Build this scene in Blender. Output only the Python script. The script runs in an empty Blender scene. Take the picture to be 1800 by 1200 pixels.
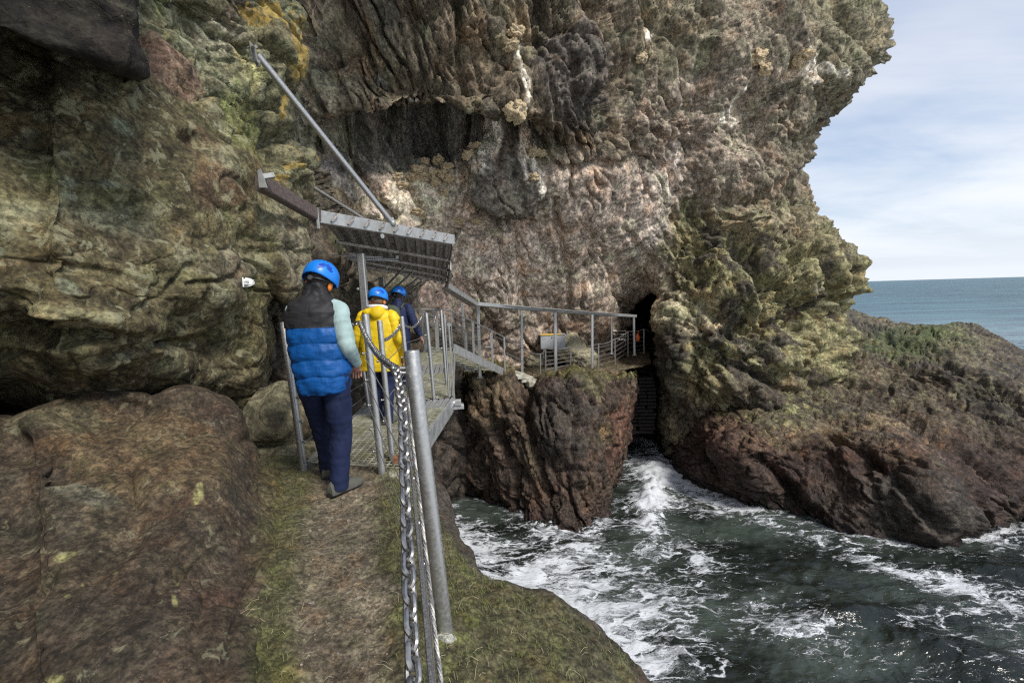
import bpy, bmesh, math, random
import numpy as np
from mathutils import Vector, Matrix
random.seed(7)
SC = bpy.context.scene
COL = SC.collection
F = 800.0
CAM = np.array([0.0, 0.0, 8.0])
_p = math.radians(6.25); _a = math.radians(1.66)
_f = np.array([0, math.cos(_p), -math.sin(_p)])
_r0 = np.array([1.0, 0, 0]); _u0 = np.cross(_r0, _f)
_r = math.cos(_a)*_r0 - math.sin(_a)*_u0
_u = math.sin(_a)*_r0 + math.cos(_a)*_u0

def U(px, py, d):
    return CAM + d*(_f + _r*((px-900)/F) + _u*((600-py)/F))
def G(px, py, z):
    k = _f + _r*((px-900)/F) + _u*((600-py)/F)
    return CAM + k*((z-CAM[2])/k[2])
def W(x, y, z): return np.array([x, y, z], float)
def proj(P):
    q = P - CAM
    d = q @ _f
    d = np.where(np.abs(d) < .05, .05, d)
    return 900 + F*(q @ _r)/d, 600 - F*(q @ _u)/d, d

# ---------------------------------------------------------------- noise (numpy)
_rng = np.random.default_rng(11)
_GR = _rng.normal(size=(4096, 3)).astype(np.float32)
_GR /= np.linalg.norm(_GR, axis=1)[:, None]
_RV = _rng.random((4096, 4)).astype(np.float32)
def _hash(ix, iy, iz):
    h = ix*73856093 ^ iy*19349663 ^ iz*83492791
    return (h ^ (h >> 13)) & 4095
def perlin(P):
    P = P.astype(np.float32)
    I = np.floor(P).astype(np.int64); f = P - I
    w = f*f*f*(f*(f*6-15)+10)
    out = 0
    for dx in (0, 1):
        for dy in (0, 1):
            for dz in (0, 1):
                g = _GR[_hash(I[:, 0]+dx, I[:, 1]+dy, I[:, 2]+dz)]
                v = g[:, 0]*(f[:, 0]-dx)+g[:, 1]*(f[:, 1]-dy)+g[:, 2]*(f[:, 2]-dz)
                v = v*(w[:, 0] if dx else 1-w[:, 0])*(w[:, 1] if dy else 1-w[:, 1])*(w[:, 2] if dz else 1-w[:, 2])
                out = out + v
    return out
def fbm(P, o=4, lac=2.03, gain=.5):
    s = 0; a = 1.0
    for i in range(o):
        s = s + a*perlin(P + 17.3*i); P = P*lac; a *= gain
    return s
def ridge(P, o=4, gain=.5):
    s = 0; a = 1.0
    for i in range(o):
        s = s + a*(1-2*np.abs(perlin(P + 9.1*i))*1.6); P = P*2.1; a *= gain
    return s
def facet(P, tilt=.9):
    """fractured-rock noise: upper envelope of tilted planes; continuous, with sharp creases. returns offset, crease gap, cell random"""
    P = P.astype(np.float32)
    I = np.floor(P).astype(np.int64)
    n = len(P)
    b1 = np.full(n, -9, np.float32); b2 = np.full(n, -9, np.float32); cid = np.zeros(n, np.int64)
    for dx in (-1, 0, 1):
        for dy in (-1, 0, 1):
            for dz in (-1, 0, 1):
                C = I + np.array([dx, dy, dz])
                h = _hash(C[:, 0], C[:, 1], C[:, 2])
                D = P - (C + .1 + .8*_RV[h, :3])
                rr = np.sqrt(D[:, 0]**2+D[:, 1]**2+D[:, 2]**2)
                v = .45*_RV[h, 3] + .55*tilt*(_GR[h, 0]*D[:, 0]+_GR[h, 1]*D[:, 1]+_GR[h, 2]*D[:, 2]) - 2.2*np.maximum(rr-.42, 0)**2
                m = v > b1
                b2 = np.where(m, b1, np.maximum(b2, v)); b1 = np.where(m, v, b1); cid = np.where(m, h, cid)
    e = b1-b2; r = _RV[cid, 1]
    return (b1-.35)*1.5 + .45*(r-.5)*sstep(0, .22, e), e*1.2, r
def sstep(a, b, x):
    t = np.clip((x-a)/(b-a), 0, 1); return t*t*(3-2*t)

# ---------------------------------------------------------------- lofting
def _cr(Pts, t):
    n = len(Pts)
    i = np.clip(np.floor(t).astype(int), 0, n-2); f = (t-i)
    f = f.reshape(-1, *([1]*(Pts.ndim-1)))
    p0 = Pts[np.maximum(i-1, 0)]; p1 = Pts[i]; p2 = Pts[i+1]; p3 = Pts[np.minimum(i+2, n-1)]
    m1 = (p2-p0)*.5*.8; m2 = (p3-p1)*.5*.8
    f2 = f*f; f3 = f2*f
    return (2*f3-3*f2+1)*p1+(f3-2*f2+f)*m1+(-2*f3+3*f2)*p2+(f3-f2)*m2
def loft_grid(rows, step=2.6, cap=260):
    A = np.array([[np.asarray(p, float) for p in r] for r in rows])   # R,C,3
    px, py, d = proj(A.reshape(-1, 3)); ok = d > .3
    Q = np.stack([np.clip(np.where(ok, px, 0), -400, 2200), np.clip(np.where(ok, py, 1500), -500, 1700)], 1).reshape(A.shape[0], A.shape[1], 2)
    def samples(Q):   # spacing along axis 0
        L = np.linalg.norm(np.diff(Q, axis=0), axis=2).max(1)
        t = [0.0]
        for k, l in enumerate(L):
            n = int(np.clip(l/step, 4, cap))
            t += [k+(j+1)/n for j in range(n)]
        return np.array(t)
    tr = samples(Q); tc = samples(Q.transpose(1, 0, 2))
    B = _cr(A, tr)                                   # nr,C,3
    B = _cr(B.transpose(1, 0, 2), tc).transpose(1, 0, 2)
    return B
def grid_normals(B):
    du = np.gradient(B, axis=1); dv = np.gradient(B, axis=0)
    n = np.cross(du, dv); l = np.linalg.norm(n, axis=2, keepdims=True); return n/np.maximum(l, 1e-9)
def grid_mesh(name, B, col=None, mat=None, extra=None, smooth=True):
    nr, nc = B.shape[:2]
    me = bpy.data.meshes.new(name)
    me.vertices.add(nr*nc); me.vertices.foreach_set('co', B.reshape(-1).astype(np.float32))
    i = np.arange(nr*nc).reshape(nr, nc)
    q = np.stack([i[:-1, :-1], i[:-1, 1:], i[1:, 1:], i[1:, :-1]], -1).reshape(-1, 4)
    me.loops.add(q.size); me.loops.foreach_set('vertex_index', q.reshape(-1).astype(np.int32))
    me.polygons.add(len(q)); me.polygons.foreach_set('loop_start', (np.arange(len(q))*4).astype(np.int32))
    me.update(calc_edges=True)
    if smooth: me.polygons.foreach_set('use_smooth', np.ones(len(q), bool))
    if col is not None:
        ca = me.color_attributes.new('Col', 'FLOAT_COLOR', 'POINT')
        c4 = np.ones((nr*nc, 4), np.float32); c4[:, :3] = col.reshape(-1, 3); ca.data.foreach_set('color', c4.reshape(-1))
    for k, v in (extra or {}).items():
        at = me.attributes.new(k, 'FLOAT', 'POINT'); at.data.foreach_set('value', v.reshape(-1).astype(np.float32))
    o = bpy.data.objects.new(name, me); COL.objects.link(o)
    if mat: me.materials.append(mat)
    return o
class Field:
    """a rock surface: lofted grid, helper fields in picture-plane coordinates used to place its features"""
    def __init__(s, rows, step=2.6, flip=True, cap=260):
        s.B = loft_grid(rows, step, cap)
        s.N = grid_normals(s.B)
        if flip: s.N = -s.N
        s.sh = s.B.shape[:2]
        s.P = s.B.reshape(-1, 3); s.px, s.py, s.d = proj(s.P)
        s.h = np.zeros(len(s.P))
        s.col = np.zeros((len(s.P), 3)); s.wet = np.zeros(len(s.P)); s.yel = np.zeros(len(s.P)); s.lich = np.zeros(len(s.P))
        s.ns = fbm(s.P*1.1+3, 5); s.nm = fbm(s.P*3.1+7, 4)
        s.wx = s.px + 22*s.ns; s.wy = s.py + 22*fbm(s.P*1.1+31, 5)
    def blob(s, cx, cy, rx, ry, ang=0, soft=.5, ragged=.5, warp=True):
        x = (s.wx if warp else s.px)-cx; y = (s.wy if warp else s.py)-cy
        a = math.radians(ang); X = (x*math.cos(a)+y*math.sin(a))/rx; Y = (-x*math.sin(a)+y*math.cos(a))/ry
        r = np.sqrt(X*X+Y*Y)
        return sstep(1+soft*.5, 1-soft*.5, r + ragged*s.nm*.6 + ragged*s.ns*.5)
    def line(s, pts, w, ragged=6):
        """0..1 near a polyline"""
        x = s.px + ragged*s.nm*1.2; y = s.py + ragged*fbm(s.P*3.1+77, 3)*1.2
        best = np.full(len(x), 1e9)
        for (a, b) in zip(pts[:-1], pts[1:]):
            vx, vy = b[0]-a[0], b[1]-a[1]; L = vx*vx+vy*vy
            t = np.clip(((x-a[0])*vx+(y-a[1])*vy)/L, 0, 1)
            best = np.minimum(best, np.hypot(x-a[0]-t*vx, y-a[1]-t*vy))
        return np.exp(-(best/w)**2)
    def paint(s, m, c, k=1.0):
        m = (m*k)[:, None]; s.col = s.col*(1-m) + np.array(c)*m
    def build(s, name, mat, kind='structure', step=None):
        B = (s.P + s.N.reshape(-1, 3)*s.h[:, None]).reshape(*s.sh, 3)
        o = grid_mesh(name, B, np.clip(s.col, .004, .9), mat, {'wet': s.wet, 'lich': s.lich, 'yel': s.yel})
        o['kind'] = kind
        s.out = B
        return o
def basis(s):
    s = np.array(s, float); s /= np.linalg.norm(s)
    t = np.cross(s, [0, 1, 0]); t /= np.linalg.norm(t); n = np.cross(s, t)
    return np.stack([s, t, n])
# ---------------------------------------------------------------- materials
def newmat(name):
    m = bpy.data.materials.new(name); m.use_nodes = True
    nt = m.node_tree; b = nt.nodes['Principled BSDF']
    return m, nt, b
class NT:
    def __init__(s, nt): s.nt = nt
    def n(s, t, **k):
        nd = s.nt.nodes.new(t)
        for a, v in k.items():
            if a == 'inp':
                for i, x in v.items():
                    if hasattr(x, 'links') or isinstance(x, bpy.types.NodeSocket): s.nt.links.new(x, nd.inputs[i])
                    else: nd.inputs[i].default_value = x
            else: setattr(nd, a, v)
        return nd
    def l(s, a, b): s.nt.links.new(a, b)
    def noise(s, vec, scale, detail=4, rough=.55, dist=0):
        return s.n('ShaderNodeTexNoise', inp={'Vector': vec, 'Scale': scale, 'Detail': detail, 'Roughness': rough, 'Distortion': dist}).outputs['Fac']
    def ramp(s, fac, a, b, lo=0., hi=1.):
        return s.n('ShaderNodeMapRange', interpolation_type='SMOOTHSTEP', inp={0: fac, 1: a, 2: b, 3: lo, 4: hi}).outputs[0]
    def math(s, op, a, b=0.):
        return s.n('ShaderNodeMath', operation=op, inp={0: a, 1: b}).outputs[0]
    def mix(s, fac, a, b, mode='MIX'):
        nd = s.n('ShaderNodeMix', data_type='RGBA', blend_type=mode)
        for i, x in ((0, fac), (6, a), (7, b)):
            if isinstance(x, bpy.types.NodeSocket): s.l(x, nd.inputs[i])
            else: nd.inputs[i].default_value = x if not isinstance(x, tuple) else (*x[:3], 1)
        return nd.outputs[2]
    def vec(s, v, scale=(1, 1, 1), rot=(0, 0, 0)):
        return s.n('ShaderNodeMapping', inp={'Vector': v, 'Scale': scale, 'Rotation': rot}).outputs[0]

def rock_mat(name, fine=9., bump=.05, strata=(1, 1, 1), srot=(0, 0, 0), lichen=(.30, .30, .17), lth=.56, lsc=7., spk=(.55, .5, .36), crack=.5, rough=.85, contrast=.6, grain=4.):
    m, nt, b = newmat(name); t = NT(nt)
    pos = t.n('ShaderNodeNewGeometry').outputs['Position']
    v = t.vec(pos, strata, srot)
    col = t.n('ShaderNodeVertexColor', layer_name='Col').outputs[0]
    lich = t.n('ShaderNodeAttribute', attribute_name='lich').outputs['Fac']
    wet = t.n('ShaderNodeAttribute', attribute_name='wet').outputs['Fac']
    n1 = t.noise(v, fine*.35, 8, .66, .1); n2 = t.noise(v, fine*1.3, 8, .70, .05); n3 = t.noise(pos, fine*5, 4, .65)
    # tonal variation
    f = t.ramp(n1, .3, .72, 1-contrast, 1+contrast)
    c = t.mix(1., col, t.n('ShaderNodeCombineColor', inp={0: f, 1: f, 2: f}).outputs[0], 'MULTIPLY')
    f2 = t.ramp(n2, .34, .66, .52, 1.48)
    c = t.mix(1., c, t.n('ShaderNodeCombineColor', inp={0: f2, 1: f2, 2: f2}).outputs[0], 'MULTIPLY')
    # hue wander: reddish / greenish
    nh = t.noise(pos, fine*.22, 4, .6)
    vg = t.n('ShaderNodeTexVoronoi', inp={'Vector': pos, 'Scale': fine*grain, 'Randomness': 1.0}); vg = t.n('ShaderNodeSeparateColor', inp={0: vg.outputs['Color']}).outputs[0]
    vh = t.n('ShaderNodeTexVoronoi', inp={'Vector': pos, 'Scale': fine*grain*.37, 'Randomness': 1.0}); vh = t.n('ShaderNodeSeparateColor', inp={0: vh.outputs['Color']}).outputs[0]
    gs = t.math('ADD', t.math('MULTIPLY', vg, .55), t.math('MULTIPLY', vh, .45)); f3 = t.ramp(gs, .1, .9, .58, 1.42); c = t.mix(1., c, t.n('ShaderNodeCombineColor', inp={0: f3, 1: f3, 2: f3}).outputs[0], 'MULTIPLY')
    c = t.mix(t.ramp(nh, .5, .68, 0, .55), c, t.mix(1., c, (1.2, .94, .74), 'MULTIPLY'))
    c = t.mix(t.ramp(nh, .5, .33, 0, .5), c, t.mix(1., c, (.92, 1.08, .86), 'MULTIPLY'))
    # lichen crusts, blotchy
    nl = t.noise(pos, lsc, 7, .68, .6); lf = t.ramp(nl, lth, lth+.07)
    lf = t.math('MULTIPLY', lf, lich)
    c = t.mix(t.math('MULTIPLY', lf, .75), c, lichen)
    ye = t.n('ShaderNodeAttribute', attribute_name='yel').outputs['Fac']
    yf = t.math('MULTIPLY', t.ramp(t.math('ADD', t.noise(pos, fine*.9, 8, .72, .3), t.math('MULTIPLY', ye, .34)), .72, .80), t.ramp(ye, .02, .2))
    yc = t.mix(t.ramp(n2, .35, .65), (.26, .17, .04), (.44, .31, .08))
    c = t.mix(t.math('MULTIPLY', yf, .75), c, yc)
    # small pale specks
    vo = t.n('ShaderNodeTexVoronoi', inp={'Vector': pos, 'Scale': fine*4.5, 'Randomness': 1.0})
    sp = t.ramp(vo.outputs['Distance'], .16, .08)
    gate = t.ramp(t.noise(pos, fine*.8, 3), .52, .66)
    c = t.mix(t.math('MULTIPLY', t.math('MULTIPLY', sp, gate), .6), c, spk)
    # cracks
    vc = t.n('ShaderNodeTexVoronoi', feature='DISTANCE_TO_EDGE', inp={'Vector': t.n('ShaderNodeVectorMath', operation='ADD', inp={0: v, 1: t.n('ShaderNodeVectorMath', operation='SCALE', inp={0: t.n('ShaderNodeTexNoise', inp={'Vector': pos, 'Scale': 3., 'Detail': 4.}).outputs['Color'], 'Scale': .35}).outputs[0]}).outputs[0], 'Scale': fine*.22})
    cr = t.ramp(vc.outputs['Distance'], 0., .022, 0, 1)
    nt.links.new(c, b.inputs['Base Color'])
    r = t.ramp(wet, 0, 1, rough, .38); nt.links.new(r, b.inputs['Roughness'])
    b.inputs['Specular IOR Level'].default_value = .35
    h = t.math('ADD', t.math('MULTIPLY', n1, 1.1), t.math('MULTIPLY', n2, .75))
    h = t.math('ADD', h, t.math('MULTIPLY', gs, .05))
    h = t.math('ADD', h, t.math('MULTIPLY', cr, .22*crack))
    bp = t.n('ShaderNodeBump', inp={'Strength': 1., 'Distance': bump, 'Height': h})
    nt.links.new(bp.outputs[0], b.inputs['Normal'])
    return m
def simple(name, c, rough=.5, metal=0., var=.15, scale=20., bump=0., c2=None, aniso=None, spec=.5, th=(.45, .6)):
    m, nt, b = newmat(name); t = NT(nt)
    pos = t.n('ShaderNodeNewGeometry').outputs['Position']
    if aniso: pos = t.vec(pos, aniso)
    n = t.noise(pos, scale, 5, .6)
    base = t.mix(t.ramp(n, .3, .7), tuple(x*(1-var) for x in c), tuple(min(1, x*(1+var)) for x in c))
    if c2: base = t.mix(t.ramp(t.noise(pos, scale*.6, 6, .7), *th), base, c2)
    nt.links.new(base, b.inputs['Base Color'])
    nt.links.new(t.ramp(n, .3, .7, max(.05, rough-.1), min(1, rough+.1)), b.inputs['Roughness'])
    b.inputs['Metallic'].default_value = metal; b.inputs['Specular IOR Level'].default_value = spec
    if bump:
        nt.links.new(t.n('ShaderNodeBump', inp={'Strength': 1., 'Distance': bump, 'Height': n}).outputs[0], b.inputs['Normal'])
    return m
# ================================================================ TERRAIN
def disp_rock(f, A, s1, a1, s2, a2, crack=.06, fb=.12, fbs=1.2, tilt=1.0, warp=.35):
    """fractured rock relief: two facet scales in the strata frame A + rounded noise"""
    Pw = f.P + warp*np.stack([fbm(f.P*.7+5, 3), fbm(f.P*.7+55, 3), fbm(f.P*.7+105, 3)], 1)
    q = Pw @ A.T
    o1, e1, r1 = facet(q*s1, tilt); o2, e2, r2 = facet(q*s2+40, tilt)
    f.h += a1*o1 - crack*np.exp(-(e1/.10)**2)*1.3 + a2*o2 - .5*crack*np.exp(-(e2/.12)**2)
    f.h += fb*fbm(f.P*fbs, 5) + fb*.25*ridge(q*s2*1.7, 3)
    f.cell1, f.cell2 = r1, r2
    return r1, r2

def cracks(f, B, sc, w, amp, mask=1., seed=0., gate=.0, wp=.35):
    """long joints parallel to the bedding basis B: narrow grooves where a stretched noise crosses zero"""
    Pq = f.P + wp*np.stack([fbm(f.P*.8+seed, 3), fbm(f.P*.8+50+seed, 3), fbm(f.P*.8+90+seed, 3)], 1)
    v = perlin((Pq @ B.T)*np.array(sc)+seed); g_ = sstep(gate-.12, gate+.12, perlin(f.P*.55+seed*3))
    f.h -= amp*np.exp(-(v/w)**2)*g_*mask
# ---- main cliff and headland --------------------------------------------------
XS = [470, 620, 760, 900, 1050, 1125, 1190, 1330]
tab = {  # y: depths at XS, then E, dE
 -420: [7.5, 8, 9, 10.5, 12, 13, 14, 16, 1480, 19],  # unseen upper row pulled forward so the overhang blocks sky light
 -150: [11, 11, 11.5, 12.3, 13.5, 14.5, 15.3, 17.3, 1535, 20.5],
 -20: [12.3, 12.2, 12.5, 13.2, 14.1, 15.2, 16.0, 18.0, 1545, 21],
 50: [12.5, 12.4, 12.6, 13.3, 14.2, 15.5, 16.2, 18.2, 1566, 21],
 100: [12.6, 12.5, 12.7, 13.5, 14.3, 15.6, 16.4, 18.3, 1556, 21],
 165: [12.8, 12.6, 12.8, 13.6, 14.5, 15.9, 16.7, 18.5, 1500, 21.2],
 215: [13, 13.0, 13.4, 13.9, 14.8, 16.1, 17.0, 18.7, 1458, 21.3],
 255: [13.4, 13.9, 15.2, 14.8, 15.2, 16.6, 17.5, 18.9, 1432, 21.5],
 300: [13.5, 14.0, 15.4, 15.4, 15.8, 17.3, 18.0, 19.1, 1414, 21.6],
 345: [13.5, 14.0, 15.5, 15.9, 16.6, 18, 18.6, 19.3, 1428, 21.5],
 400: [13.5, 14.1, 15.8, 16.8, 17.7, 19, 19.3, 19.4, 1452, 21.2],
 445: [13.5, 14.2, 16.2, 17.5, 18.5, 20, 19.6, 19.0, 1492, 20.8],
 490: [13.5, 14.2, 16.7, 18.3, 19.4, 21.5, 19.3, 18.4, 1504, 20.6],
 545: [13.5, 14.4, 17.4, 19.3, 20.5, 23, 19.0, 18.0, 1488, 20.8],
 600: [13.5, 14.6, 18, 20.2, 21.4, 24, 18.9, 17.7, 1500, 21],
 660: [13.5, 15, 18.5, 20.8, 22, 25, 18.9, 17.6, 1520, 21],
 720: [13.5, 15, 19, 21, 22.4, 26, 19.2, 17.8, 1530, 21],
 800: [13.5, 15, 19, 21, 22.6, 27, 20.5, 19.5, 1530, 22]}
rows = []
for y, v in tab.items():
    ds, E, dE = v[:8], v[8], v[9]
    dm = (ds[-1]*.45+dE*.55)
    rows.append([U(x, y, d) for x, d in zip(XS, ds)] + [U(1330+(E-1330)*.6, y, dm-.5), U(E, y, dE), U(E-14, y+6, dE+3), U(E-160, y+10, dE+8)])
c = Field(rows, 2.7)
A = basis((.42, .12, -.9)); Ac = np.diag([.42, 1.5, 1.0]) @ A
up = sstep(340, 250, c.wy)            # steep slabby upper face
mid = sstep(250, 330, c.wy)*sstep(1230, 1120, c.wx)
Pw = c.P + .5*np.stack([fbm(c.P*.5+5, 3), fbm(c.P*.5+55, 3), fbm(c.P*.5+105, 3)], 1)
q = Pw @ Ac.T
o0, e0, r0 = facet(q*.42+3, 1.0); o1, e1, r1 = facet(q*1.05, 1.1); o2, e2, r2 = facet(q*2.6+9, 1.1); 
Pj = c.P + .22*np.stack([fbm(c.P*2.1+5, 3), fbm(c.P*2.1+55, 3), fbm(c.P*2.1+105, 3)], 1)
Ah = np.diag([.6, 1.25, 1.1]) @ basis((.6, .1, -.75))
o3, e3, r3 = facet(Pj @ Ah.T*1.7+20, 1.1); o4, e4, r4 = facet(Pj*3.6+2, 1.2)
# bedding of the pale lower wall: gently rising to the right
Ab = np.diag([.35, 2.2, .9]) @ basis((.93, .1, .33))
qb = Pw @ Ab.T; ob, eb, rb = facet(qb*1.1, .8); ob2, eb2, rb2 = facet(qb*3.0+4, .8)
head = sstep(1130, 1230, c.wx)*sstep(330, 420, c.wy)
wl = np.clip(1-head-mid, 0, 1)
right = sstep(1150, 1300, c.wx)*(1-head)
c.h += wl*(1-.45*right)*(1.2*o0 + .34*o1 + .10*o2 - .16*np.exp(-(e1/.06)**2) - .06*np.exp(-(e2/.06)**2) + .05*fbm(c.P*2.5, 3))
o5, e5, r5 = facet(Pj*.62+50, .9)
c.h += right*(.60*o5+.16*o3+.02*o4+.12*fbm(c.P*.9, 3)-.05*np.exp(-(e3/.05)**2))
c.h += mid*(.07*ob + .02*ob2 + .07*fbm(c.P*.8, 3)-.03*np.exp(-(eb/.03)**2)+.30*o0+.13*o5+.05*o3)
c.h += head*(1.0*o5 + .38*o3 + .10*o4 - .14*np.exp(-(e5/.04)**2) - .07*np.exp(-(e3/.045)**2) + .08*fbm(c.P*.9, 3))
Bs = basis((.42, .12, -.9))
cracks(c, Bs, (.16, 1.3, .7), .035, .50, wl*(1-.6*right), 1.3, -.1); cracks(c, Bs, (.30, 2.8, 1.4), .05, .20, wl*(1-.5*right), 7.7, -.05); cracks(c, Bs, (.5, 5.5, 3), .07, .08, wl, 3.1, 0.)
cracks(c, basis((.2, .1, -.97)), (.14, .8, .5), .025, .40, mid, 4.4, .0); cracks(c, basis((.9, .1, .36)), (.2, 3.2, 1.5), .05, .07, mid, 9.2, -.1); cracks(c, basis((.55, .1, -.8)), (.3, 1.6, 1.), .03, .2, mid+right, 2.2, .05)
cracks(c, basis((.72, .1, -.6)), (.35, 1.7, 1.2), .03, .20, head, 5.5, -.1); cracks(c, basis((-.3, .1, -.9)), (.5, 1.8, 1.2), .025, .12, head+.5*right, 8.5, 0.); cracks(c, basis((.72, .1, -.6)), (.9, 4.2, 3), .05, .05, head, 6.6, -.1)
# placed relief
def lump(f, cx, cy, rx, ry, a, ang=0, soft=.9, rag=.35): f.h += a*f.blob(cx, cy, rx, ry, ang, soft, rag)
lump(c, 620, 165, 80, 52, .8, 25, .5); lump(c, 740, 228, 150, 28, -1.3, 4, .6); lump(c, 920, 240, 60, 24, -.7, -10); lump(c, 720, 150, 60, 40, -.7, 20); lump(c, 830, 110, 50, 60, -.5, 0); lump(c, 1030, 100, 55, 62, .45, 10, .5)
lump(c, 880, 320, 60, 66, .55, 55, .35); lump(c, 960, 180, 80, 60, .35, 20); lump(c, 770, 300, 70, 45, -.25)
lump(c, 560, 250, 40, 120, .6, -12); lump(c, 1240, 130, 22, 110, -.6, -4, .8); lump(c, 1330, 90, 60, 90, .7)
lump(c, 1300, 330, 90, 60, .5); lump(c, 1220, 330, 26, 90, -.5, 5); lump(c, 1480, 110, 60, 60, .5)
lump(c, 1310, 470, 70, 90, 1.1, -25, .7); lump(c, 1440, 470, 50, 60, .8); lump(c, 1220, 560, 60, 60, .8); lump(c, 1390, 590, 80, 60, .6, 30)
lump(c, 1250, 640, 80, 50, .5); lump(c, 1180, 470, 30, 20, -.25); lump(c, 1370, 545, 34, 60, -.7, -40)
for pts, w, a in [([(1050, 0), (1065, 90), (1085, 190)], 7, .5), ([(940, 20), (955, 110), (975, 200), (985, 260)], 8, .6),
                  ([(975, 350), (985, 420), (1000, 480), (1005, 560)], 5, .35), ([(870, 380), (890, 470), (905, 520)], 3, .15),
                  ([(1065, 420), (1085, 520), (1120, 560)], 4, .3), ([(560, 160), (600, 230), (640, 300), (700, 380)], 7, .5),
                  ([(600, 0), (640, 80), (690, 170)], 6, .35), ([(800, 0), (815, 90), (835, 160)], 6, .45), ([(720, 20), (745, 130)], 6, .35),
                  ([(1130, 0), (1145, 120), (1170, 230), (1175, 300)], 7, .5), ([(840, 370), (930, 400)], 8, .35), ([(1285, 430), (1318, 480), (1365, 525), (1420, 575)], 15, 1.0), ([(1180, 500), (1240, 540), (1290, 600)], 9, .5), ([(1400, 420), (1420, 480), (1470, 540)], 9, .6), ([(1230, 620), (1330, 660), (1420, 700)], 9, .5),
                  ([(560, 205), (660, 262), (700, 255), (790, 262), (860, 240)], 9, .45), ([(930, 280), (1000, 300), (1100, 290)], 7, .3), ([(905, 400), (915, 470), (925, 540)], 4, .2), ([(1120, 330), (1100, 400), (1140, 460)], 5, .25)]:
    c.h -= a*c.line(pts, w)
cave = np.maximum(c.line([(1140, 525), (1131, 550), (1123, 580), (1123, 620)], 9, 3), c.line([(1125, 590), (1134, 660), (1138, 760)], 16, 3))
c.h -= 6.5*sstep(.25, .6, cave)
# colours (surface pigments, plus painted shade in the cave)
c.col[:] = (.150, .122, .088)
c.paint(sstep(.35, .7, r1), (.095, .085, .068), .7); c.paint(sstep(.6, .9, r0), (.19, .15, .105), .6)
c.paint(sstep(.1, .5, c.ns)*up, (.125, .130, .088), .6)
g = sstep(1130, 1330, c.wx)*sstep(430, 250, c.wy)
c.paint(g, (.235, .205, .165), .8); c.paint(c.blob(1230, 230, 120, 130, 0), (.32, .27, .23), .6)
c.paint(sstep(1380, 1470, c.wx)*sstep(330, 120, c.wy), (.155, .148, .098), .8); c.paint(c.blob(1450, 200, 130, 34, -52), (.15, .135, .10), .8)
c.paint(c.blob(1200, 60, 60, 80), (.19, .175, .12), .6)
c.paint(mid, (.43, .365, .315), .9)
c.paint(c.blob(880, 470, 130, 60, -10), (.52, .45, .39), .85); c.paint(c.blob(1150, 370, 95, 46, -55), (.44, .38, .34), .75)
c.paint(c.blob(1080, 600, 130, 60), (.22, .17, .135), .85); c.paint(c.blob(850, 590, 60, 50), (.24, .185, .155), .6)
c.paint(c.blob(1050, 470, 90, 60), (.36, .30, .24), .5); c.paint(c.line([(1218, 240), (1205, 330), (1170, 400), (1120, 450)], 9), (.6, .56, .53), .55)
c.paint(c.blob(680, 250, 60, 45, 10), (.13, .13, .125), .7); c.paint(c.blob(780, 255, 50, 34, 10), (.15, .15, .145), .7)
c.paint(c.blob(1010, 130, 75, 90, 5), (.098, .088, .083), .85); c.paint(c.blob(890, 320, 75, 66, 50), (.095, .09, .078), .8)
c.paint(c.blob(740, 350, 60, 44, 10, .5, .9), (.62, .56, .46), .9); c.paint(c.blob(800, 320, 26, 40, 10), (.5, .44, .36), .7)
for x, y, rx, ry in [(850, 270, 22, 34), (925, 265, 10, 38), (946, 300, 9, 36), (735, 235, 8, 18), (912, 150, 8, 40), (1160, 45, 8, 26), (908, 90, 9, 20), (1410, 130, 40, 10), (712, 135, 7, 7), (1300, 190, 16, 26), (1400, 120, 14, 20)]:
    c.paint(c.blob(x, y, rx, ry, 0, .5, .9), (.68, .64, .57), .85)
for x, y, rx, ry in [(560, 170, 14, 60), (650, 60, 12, 60), (840, 60, 16, 50), (620, 120, 40, 20), (920, 40, 26, 40)]:
    c.paint(c.blob(x, y, rx, ry, -25), (.22, .165, .11), .7)
c.paint(c.blob(560, 250, 60, 170, -12), (.155, .145, .11), .7); c.paint(c.blob(600, 330, 22, 60, -20), (.13, .125, .13), .8)
hd = head
c.paint(hd, (.175, .165, .085), .9)
c.paint(hd*sstep(.0, .16, c.nm+1.1*(r3-.45)), (.225, .215, .125), .8)
c.paint(hd*sstep(.0, .12, 1.2*(.32-r3)+.5*c.ns), (.050, .043, .040), .85); c.paint(hd*sstep(640, 700, c.wy), (.085, .06, .05), .75)
c.paint(c.blob(1210, 560, 60, 34, 10), (.45, .40, .28), .7); c.paint(c.blob(1430, 400, 70, 60, 40), (.15, .13, .085), .6)
c.paint(c.blob(1340, 400, 90, 40, 0), (.27, .235, .17), .7); c.paint(c.blob(1180, 640, 34, 60, 10), (.035, .03, .03), .85)
c.paint(c.blob(1270, 700, 80, 34, 20), (.22, .19, .10), .7); c.paint(c.blob(1330, 690, 60, 50, 20), (.05, .045, .043), .7)
c.paint(sstep(.3, .6, cave), (.03, .025, .022), .95)  # cave recess darkened in the colour to carry its shade
c.col *= np.array([1.06, 1.02, .95])
c.lich = .35*up + .9*hd + .4*right
m_cliff = rock_mat('cliff_rock', 5.0, .07, (1.25, 1.0, .65), (0, math.radians(-25), 0), (.30, .29, .19), .57, 1.6, (.42, .36, .27), 1., .86, .42, 3.2)
c.build('cliff', m_cliff)

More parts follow.
